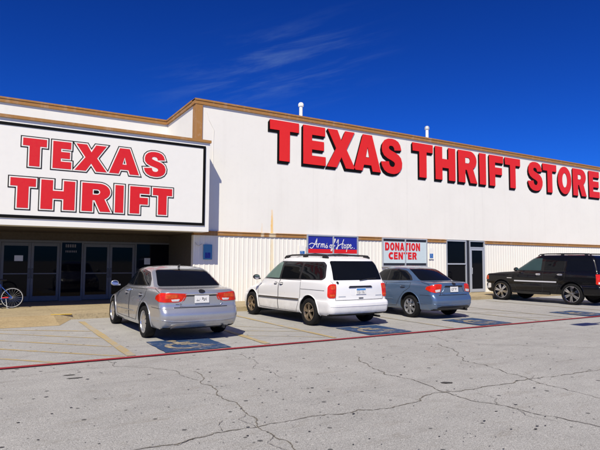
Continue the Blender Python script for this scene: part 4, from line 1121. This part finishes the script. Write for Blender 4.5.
# ---- black sport utility
def suv_loops():
    w = 1.0; q = lambda yr, zr, yf, zf, ww, **o: (yr, zr, yf, zf, w*ww, o)
    return [q(.5, .40, 4.7, .36, .80), q(.14, .40, 4.93, .33, .95, wr=.955, wf=.88), q(.03, .47, 5.02, .40, .99, wr=.955, wf=.87, cr=.12, cf=.25), q(.0, .58, 5.05, .54, 1.0, wr=.955, wf=.87, cr=.12, cf=.25),
            q(.0, .68, 5.05, .66, 1.0, wr=.955, wf=.87, cr=.12, cf=.25), q(.03, .72, 5.02, .70, .995, wr=.955, wf=.88, cr=.12, cf=.25, sharp=1), q(.08, .74, 4.97, .74, .99, wr=.955, wf=.90, cr=.09, cf=.2, bf=.08, sharp=1),
            q(.085, .95, 4.95, .93, .995, wr=.955, wf=.91, cr=.08, cf=.2, bf=.08), q(.10, 1.12, 4.90, 1.06, .985, wr=.955, wf=.92, zm=1.10, cr=.08, cf=.2, bf=.08), q(.115, 1.205, 4.68, 1.12, .965, wr=.955, wf=.93, zm=1.185, cr=.08, cf=.25, bf=.1),
            q(.13, 1.25, 3.78, 1.22, .94, wr=.955, wf=.94, zm=1.235, cr=.09, cf=.3, bf=.22, sharp=1), q(.20, 1.52, 3.30, 1.52, .885, wr=.95, wf=.94, cr=.10, cf=.3, bf=.2), q(.28, 1.745, 2.92, 1.745, .825, wr=.95, wf=.94, cr=.12, cf=.25, bf=.16),
            q(.35, 1.83, 2.72, 1.835, .76, wr=.95, wf=.94, cr=.14, cf=.2, bf=.12), q(.5, 1.875, 2.5, 1.88, .64, wr=.94, wf=.94, cr=.15, cf=.2, bf=.1), q(.85, 1.90, 2.3, 1.903, .40, cr=.12, cf=.12, br=.04, bf=.05), q(1.3, 1.91, 2.0, 1.912, .12, cr=.03, cf=.03, br=.01, bf=.01)]
SAX = (1.12, 4.07)
U_ = Car('suv_car', 'big black sport utility vehicle with chrome wheels parked past the office door', (19.65, 10.62+2.525, 0), math.radians(5.0), 5.05, suv_loops(), M['black_paint'], SAX, .40, 1.0, .05)
for sg, d in ((-1, LEFT), (1, RIGHT)):
    U_.skin('window', leftplane([(.34, 1.33), (.40, 1.68), (.50, 1.74), (1.28, 1.75), (1.34, 1.27), (.42, 1.28)], sg), d, .005, M['car_glass'], rad=.05)
    U_.skin('window', leftplane([(1.44, 1.27), (1.40, 1.75), (2.16, 1.755), (2.20, 1.27)], sg), d, .005, M['car_glass'], rad=.04)
    U_.skin('window', leftplane([(2.32, 1.27), (2.30, 1.755), (2.68, 1.745), (2.90, 1.69), (3.38, 1.40), (3.50, 1.275)], sg), d, .005, M['teal_glass'], rad=.04)
    for dd in ([(2.24, 1.27), (2.25, .42), (3.34, .42), (3.50, .75), (3.52, 1.25)], [(2.215, 1.27), (2.225, .42), (1.72, .42), (1.62, .80), (1.38, .95), (1.37, 1.27)]):
        U_.line('door_gap', leftplane(dd+[dd[0]], sg), d, .006, 0, M['well'])
    for yy in (1.55, 2.42): handle(U_, yy, 1.12, M['chrome'], sg, .2)
    U_.skin('side_moulding', leftplane([(1.68, .81), (3.46, .81), (3.46, .86), (1.68, .86)], sg), d, .016, M['satin'], rad=.015, cell=.09)
    U_.skin('fender_badge', leftplane([(3.58, .93), (3.80, .93), (3.80, .955), (3.58, .955)], sg), d, .006, M['chrome'], cell=.08)
    U_.skin('running_board', leftplane([(1.65, .36), (3.55, .35), (3.52, .43), (1.68, .43)], sg), d, .05, M['trim_black'], rad=.02, cell=.1)
    mirror(U_, (sg*1.10, 3.28, 1.30), M['trim_black'], sg, 1.35)
    for ya in SAX: arch_lip(U_, ya, .452, .42, M['black_paint'], .014, (sg,))
    dd = Vector((-sg, 1.1, 0)).normalized()
    t = U_.skin('tail_light', [(sg*.80, .08, 1.16), (sg*.80, .08, .80), (sg*.90, .1, .78), (sg*.965, .22, .80), (sg*.955, .22, 1.16)], dd, .012, M['lens_red'], rad=.02, cell=.04)
    U_.skin('reverse_lens', [(sg*.82, .08, .88), (sg*.82, .08, .81), (sg*.94, .15, .81), (sg*.94, .15, .88)], dd, .016, M['lens_white'], t, cell=.04)
    dh = (-sg, -1.0, 0)
    h = U_.skin('headlight', [(sg*.52, 5, 1.03), (sg*.86, 4.93, 1.03), (sg*.90, 4.80, 1.02), (sg*.90, 4.80, .84), (sg*.86, 4.93, .83), (sg*.52, 5, .83)], dh, .010, M['lens_white'], rad=.02, cell=.05)
    U_.skin('marker_lens', [(sg*.88, 4.90, 1.02), (sg*.915, 4.72, 1.02), (sg*.915, 4.72, .86), (sg*.88, 4.90, .86)], dh, .014, M['lens_amber'], h, cell=.04)
    P = [U_.at((sg*.62, yy, 3), DOWN)+Vector((0, 0, .05)) for yy in (.6, 1.0, 1.6, 2.2, 2.5)]
    P = [P[0]-Vector((0, .08, .05))]+P+[P[-1]+Vector((0, .08, -.055))]
    bm = bmesh.new(); add_tube(bm, P, .02, 8)
    for yy in (.7, 1.6, 2.4):
        p = U_.at((sg*.62, yy, 3), DOWN); add_box(bm, p.x-.02, p.x+.02, yy-.06, yy+.06, p.z-.01, p.z+.04, .008)
    U_._child(bm_obj('roof_rail', bm, M['trim_black'], None, 40), U_.root)
U_.skin('front_bumper', [(-.78, 4.6, .70), (-.78, 4.6, .48), (.78, 4.6, .48), (.78, 4.6, .70)], (0, -1, 0), .012, M['chrome'], rad=.03, cell=.06)
for sg, d in ((-1, LEFT), (1, RIGHT)):
    U_.skin('bumper_end', leftplane([(4.60, .50), (4.90, .46), (4.90, .70), (4.60, .69)], sg), d, .012, M['chrome'], rad=.03, cell=.05)
U_.skin('grille', [(-.48, 5, .78), (.48, 5, .78), (.48, 5, 1.04), (-.48, 5, 1.04)], (0, -1, 0), .012, M['chrome'], rad=.03)
U_.skin('rear_window', rearplane([(-.78, 1.29), (.78, 1.29), (.72, 1.74), (-.72, 1.74)]), FWD, .006, M['car_glass'], rad=.05)
U_.skin('windscreen', [(-.80, 5, 1.28), (.80, 5, 1.28), (.66, 5, 1.75), (-.66, 5, 1.75)], (0, -1, 0), .006, M['car_glass'], rad=.05)
U_.line('hatch_gap', rearplane([(-.77, 1.25), (-.77, .74), (.77, .74), (.77, 1.25)]), FWD, .006, 0, M['well'])
plate(U_, 0, .93, U_.at((0, 0, .93), FWD).y-.006, -.03)
exhaust(U_, .62, .36)
WP4 = wheel_proto(.40, .26, .300, 6, M['wheel_chrome'], 'split')
for ya in SAX:
    for sg in (-1, 1): U_.wheel(WP4, ya, sg, .865, .40)

# ------------------------------------------------------------------ bicycle on the sidewalk
bk = empty('bicycle', (.57, 17.68, SW), 'blue bicycle standing on the sidewalk at the left edge by the entrance', 'bicycle')
def bike_wheel(x):
    bm = bmesh.new(); R = .31
    for r, t in ((R-.014, .016),):
        add_lathe(bm, [(t*math.cos(a), r+t*math.sin(a)) for a in [2*PI*i/8 for i in range(8)]], 48, 'Y', (0, 0, 0), True)
    w = bm_obj('wheel', bm, M['rubber'], bk, 40); w.location = (x, 0, R)
    bm = bmesh.new(); add_lathe(bm, [(-.011, .283), (-.011, .268), (.011, .268), (.011, .283)], 48, 'Y', (0, 0, 0), True)
    for k in range(20):
        a = 2*PI*k/20; add_tube(bm, [(.02*math.cos(a+.9), .016*(-1)**k, .02*math.sin(a+.9)), (.27*math.cos(a), 0, .27*math.sin(a))], .0011, 4, False)
    bm_obj('rim', bm, M['galv'], w, 40)
    bm = bmesh.new(); add_lathe(bm, [(-.04, .018), (.04, .018)], 14, 'Y'); bm_obj('hub', bm, M['chrome'], w, 40)
bike_wheel(0); bike_wheel(-1.0)
bm = bmesh.new(); R = .31
hub, bb, seat, head, hd2, fh = (0,0,R), (-.42,0,.28), (-.30,0,.70), (-.80,0,.74), (-.83,0,.62), (-1.0,0,R)
for a, q, r in ((bb, seat, .016), (seat, head, .016), (bb, hd2, .019), (head, hd2, .02)): add_tube(bm, [a, q], r, 10)
for sy in (-.05, .05):
    add_tube(bm, [(hub[0], sy, hub[2]), (bb[0], sy*.5, bb[2])], .011, 8); add_tube(bm, [(hub[0], sy, hub[2]), (seat[0]+.01, sy*.3, seat[2]-.05)], .010, 8)
    add_tube(bm, [(hd2[0], sy, hd2[2]-.02), (fh[0], sy, fh[2])], .013, 8)
bm_obj('frame', bm, M['bike_blue'], bk, 40)
bm = bmesh.new(); add_tube(bm, [(-.10, -.062, .325), (-.26, -.056, .318)], .017, 8); bm_obj('chain_guard', bm, M['red_flat'], bk, 40)
bm = bmesh.new(); add_tube(bm, [seat, (-.275, 0, .82)], .013, 8); add_box(bm, -.37, -.15, -.065, .065, .82, .865, .02); bm_obj('saddle', bm, M['trim_black'], bk, 50)
bm = bmesh.new(); add_tube(bm, [head, (-.79, 0, .84), (-.83, 0, .88)], .014, 8); add_tube(bm, [(-.70, -.28, .92), (-.82, -.2, .89), (-.83, 0, .88), (-.82, .2, .89), (-.70, .28, .92)], .012, 8); bm_obj('handlebar', bm, M['trim_black'], bk, 50)
bm = bmesh.new(); add_lathe(bm, [(-.055, .085), (-.05, .085)], 28, 'Y', bb); add_tube(bm, [(bb[0], -.06, bb[2]), (bb[0]+.11, -.075, bb[2]-.13)], .009, 6); add_tube(bm, [(bb[0], .06, bb[2]), (bb[0]-.11, .075, bb[2]+.13)], .009, 6)
add_box(bm, bb[0]+.07, bb[0]+.16, -.16, -.07, bb[2]-.145, bb[2]-.12); add_box(bm, bb[0]-.16, bb[0]-.07, .07, .16, bb[2]+.12, bb[2]+.145)
bm_obj('crank', bm, M['chrome'], bk, 40)
bm = bmesh.new(); add_tube(bm, [(-.16, -.04, .30), (-.12, -.17, .012), (-.07, -.18, .006)], .008, 6); bm_obj('kickstand', bm, M['galv'], bk, 40)

# ------------------------------------------------------------------ lot light, just right of the view (its head throws the small oval shadow)
lp = empty('lot_light', (11.6, 2.95, 0), 'tall grey parking lot light pole just outside the view on the right', 'lamp post')
bm = bmesh.new(); add_lathe(bm, [(0, .28), (.6, .27), (.62, .22)], 24, 'Z'); bm_obj('base', bm, M['walk'], lp, 40)
bm = bmesh.new(); add_lathe(bm, [(.62, .085), (7.1, .05)], 16, 'Z'); bm_obj('pole', bm, M['galv'], lp, 40)
bm = bmesh.new(); add_tube(bm, [(0, 0, 7.05), (-1.2, 0, 7.12), (-2.2, 0, 7.08)], .035, 10); bm_obj('arm', bm, M['galv'], lp, 40)
box('lamp_head', -2.95, -2.15, -.17, .17, 6.98, 7.14, M['galv'], lp, .05)

# ------------------------------------------------------------------ yellow paint on the ramp's curb end
bm = bmesh.new()
add_ribbon(bm, [(1.40, 15.22), (1.62, 15.16), (1.90, 15.10)], .13, SW+.004)
o = bm_obj('curb_paint', bm, M['yellow_new']); tag(o, kind='structure')

# ------------------------------------------------------------------ sky, sun, camera
CAM = dict(f=518.50, pitch=.0684167, roll=.00605378, yaw=.5353181, h=1.6036)
S = Vector((-.60, -.70, 1.0)).normalized()
el = math.asin(S.z); az = math.atan2(S.x, S.y)
wd = bpy.data.worlds.new('World'); scene.world = wd; wd.use_nodes = True
nt = wd.node_tree; bg = nt.nodes['Background']
sky = nt.nodes.new('ShaderNodeTexSky'); sky.sky_type = 'NISHITA'; sky.sun_disc = False
sky.sun_elevation = el; sky.sun_rotation = az; sky.altitude = 300; sky.air_density = 1.0; sky.dust_density = .3; sky.ozone_density = 4.0
def wn(t, **k):
    n = nt.nodes.new(t)
    for a, v in k.items(): setattr(n, a, v)
    return n
tint = wn('ShaderNodeMix', data_type='RGBA', blend_type='MULTIPLY'); tint.inputs[0].default_value = 1
gam = wn('ShaderNodeGamma'); gam.inputs['Gamma'].default_value = 1.45
nt.links.new(sky.outputs[0], gam.inputs['Color'])
nt.links.new(gam.outputs[0], tint.inputs[6]); tint.inputs[7].default_value = (.058, .262, .74, 1)
# thin cirrus: streaks in the direction of view, in a band over the roof
def pixdir(px, py):
    c = CAM; fy, pp, rr = c['yaw'], c['pitch'], c['roll']
    F_ = Vector((math.sin(fy)*math.cos(pp), math.cos(fy)*math.cos(pp), math.sin(pp))); R_ = Vector((math.cos(fy), -math.sin(fy), 0)); U2 = R_.cross(F_)
    return (F_*c['f'] + R_*(px-300) + U2*(225-py)).normalized()
A_, B_ = pixdir(160, 92), pixdir(360, 46); Cc = pixdir(268, 70)
uu = (B_-A_).normalized(); vv = Cc.cross(uu).normalized()
gt = wn('ShaderNodeTexCoord')
def dot(v):
    d = wn('ShaderNodeVectorMath', operation='DOT_PRODUCT'); nt.links.new(gt.outputs['Generated'], d.inputs[0]); d.inputs[1].default_value = v; return d.outputs['Value']
def mth(op, a, b=0.0):
    n = wn('ShaderNodeMath', operation=op)
    for i_, v in enumerate((a, b)):
        if hasattr(v, 'links'): nt.links.new(v, n.inputs[i_])
        else: n.inputs[i_].default_value = v
    return n.outputs[0]
def rng(x, a, b, c=0.0, d=1.0, smooth=True):
    n = wn('ShaderNodeMapRange'); n.interpolation_type = 'SMOOTHSTEP' if smooth else 'LINEAR'
    nt.links.new(x, n.inputs['Value'])
    for k_, v_ in (('From Min', a), ('From Max', b), ('To Min', c), ('To Max', d)): n.inputs[k_].default_value = v_
    return n.outputs[0]
a_, b_, front = dot(uu), dot(vv), dot(Cc)
a0, b0 = Cc.dot(uu), 0.0
cmb = wn('ShaderNodeCombineXYZ'); nt.links.new(mth('MULTIPLY', a_, 4.6), cmb.inputs[0]); nt.links.new(mth('MULTIPLY', mth('ADD', b_, mth('MULTIPLY', mth('MULTIPLY', a_, a_), .10)), 34.0), cmb.inputs[1])
nz = wn('ShaderNodeTexNoise'); nz.inputs['Scale'].default_value = 1.0; nz.inputs['Detail'].default_value = 6; nz.inputs['Roughness'].default_value = .62; nz.inputs['Distortion'].default_value = .35
nt.links.new(cmb.outputs[0], nz.inputs['Vector'])
msk = mth('MULTIPLY', rng(mth('ABSOLUTE', mth('SUBTRACT', a_, a0)), .05, .27, 1, 0), rng(mth('ABSOLUTE', b_), .015, .10, 1, 0))
msk = mth('MULTIPLY', msk, rng(front, .5, .8))
cl = mth('MULTIPLY', mth('MULTIPLY', rng(nz.outputs['Fac'], .42, .78), msk), .28)
cm = wn('ShaderNodeMix', data_type='RGBA'); nt.links.new(cl, cm.inputs[0]); nt.links.new(tint.outputs[2], cm.inputs[6]); cm.inputs[7].default_value = (3.2, 5.2, 8.6, 1)
nt.links.new(cm.outputs[2], bg.inputs['Color'])
bg.inputs['Strength'].default_value = .056

sun = bpy.data.lights.new('sun', 'SUN'); sun.energy = 5.0; sun.angle = math.radians(.53); sun.color = (1.0, .92, .755)
so = bpy.data.objects.new('sun', sun); link(so); so.rotation_euler = S.to_track_quat('Z', 'Y').to_euler()

f = CAM['f']; p, r, y_ = CAM['pitch'], CAM['roll'], CAM['yaw']
fw = Vector((math.sin(y_)*math.cos(p), math.cos(y_)*math.cos(p), math.sin(p))); rt = Vector((math.cos(y_), -math.sin(y_), 0)); up = rt.cross(fw)
rt2 = rt*math.cos(r)+up*math.sin(r); up2 = -rt*math.sin(r)+up*math.cos(r)
cd = bpy.data.cameras.new('camera'); co = bpy.data.objects.new('camera', cd); link(co)
cd.sensor_fit = 'HORIZONTAL'; cd.sensor_width = 36; cd.lens = 36*f/600; cd.clip_start = .05; cd.clip_end = 2000
co.matrix_world = Matrix(((rt2.x, up2.x, -fw.x, 0), (rt2.y, up2.y, -fw.y, 0), (rt2.z, up2.z, -fw.z, CAM['h']), (0, 0, 0, 1)))
scene.camera = co
scene.view_settings.view_transform = 'Standard'; scene.view_settings.look = 'None'; scene.view_settings.exposure = 0.19; scene.view_settings.gamma = 1
scene.view_settings.use_curve_mapping = False
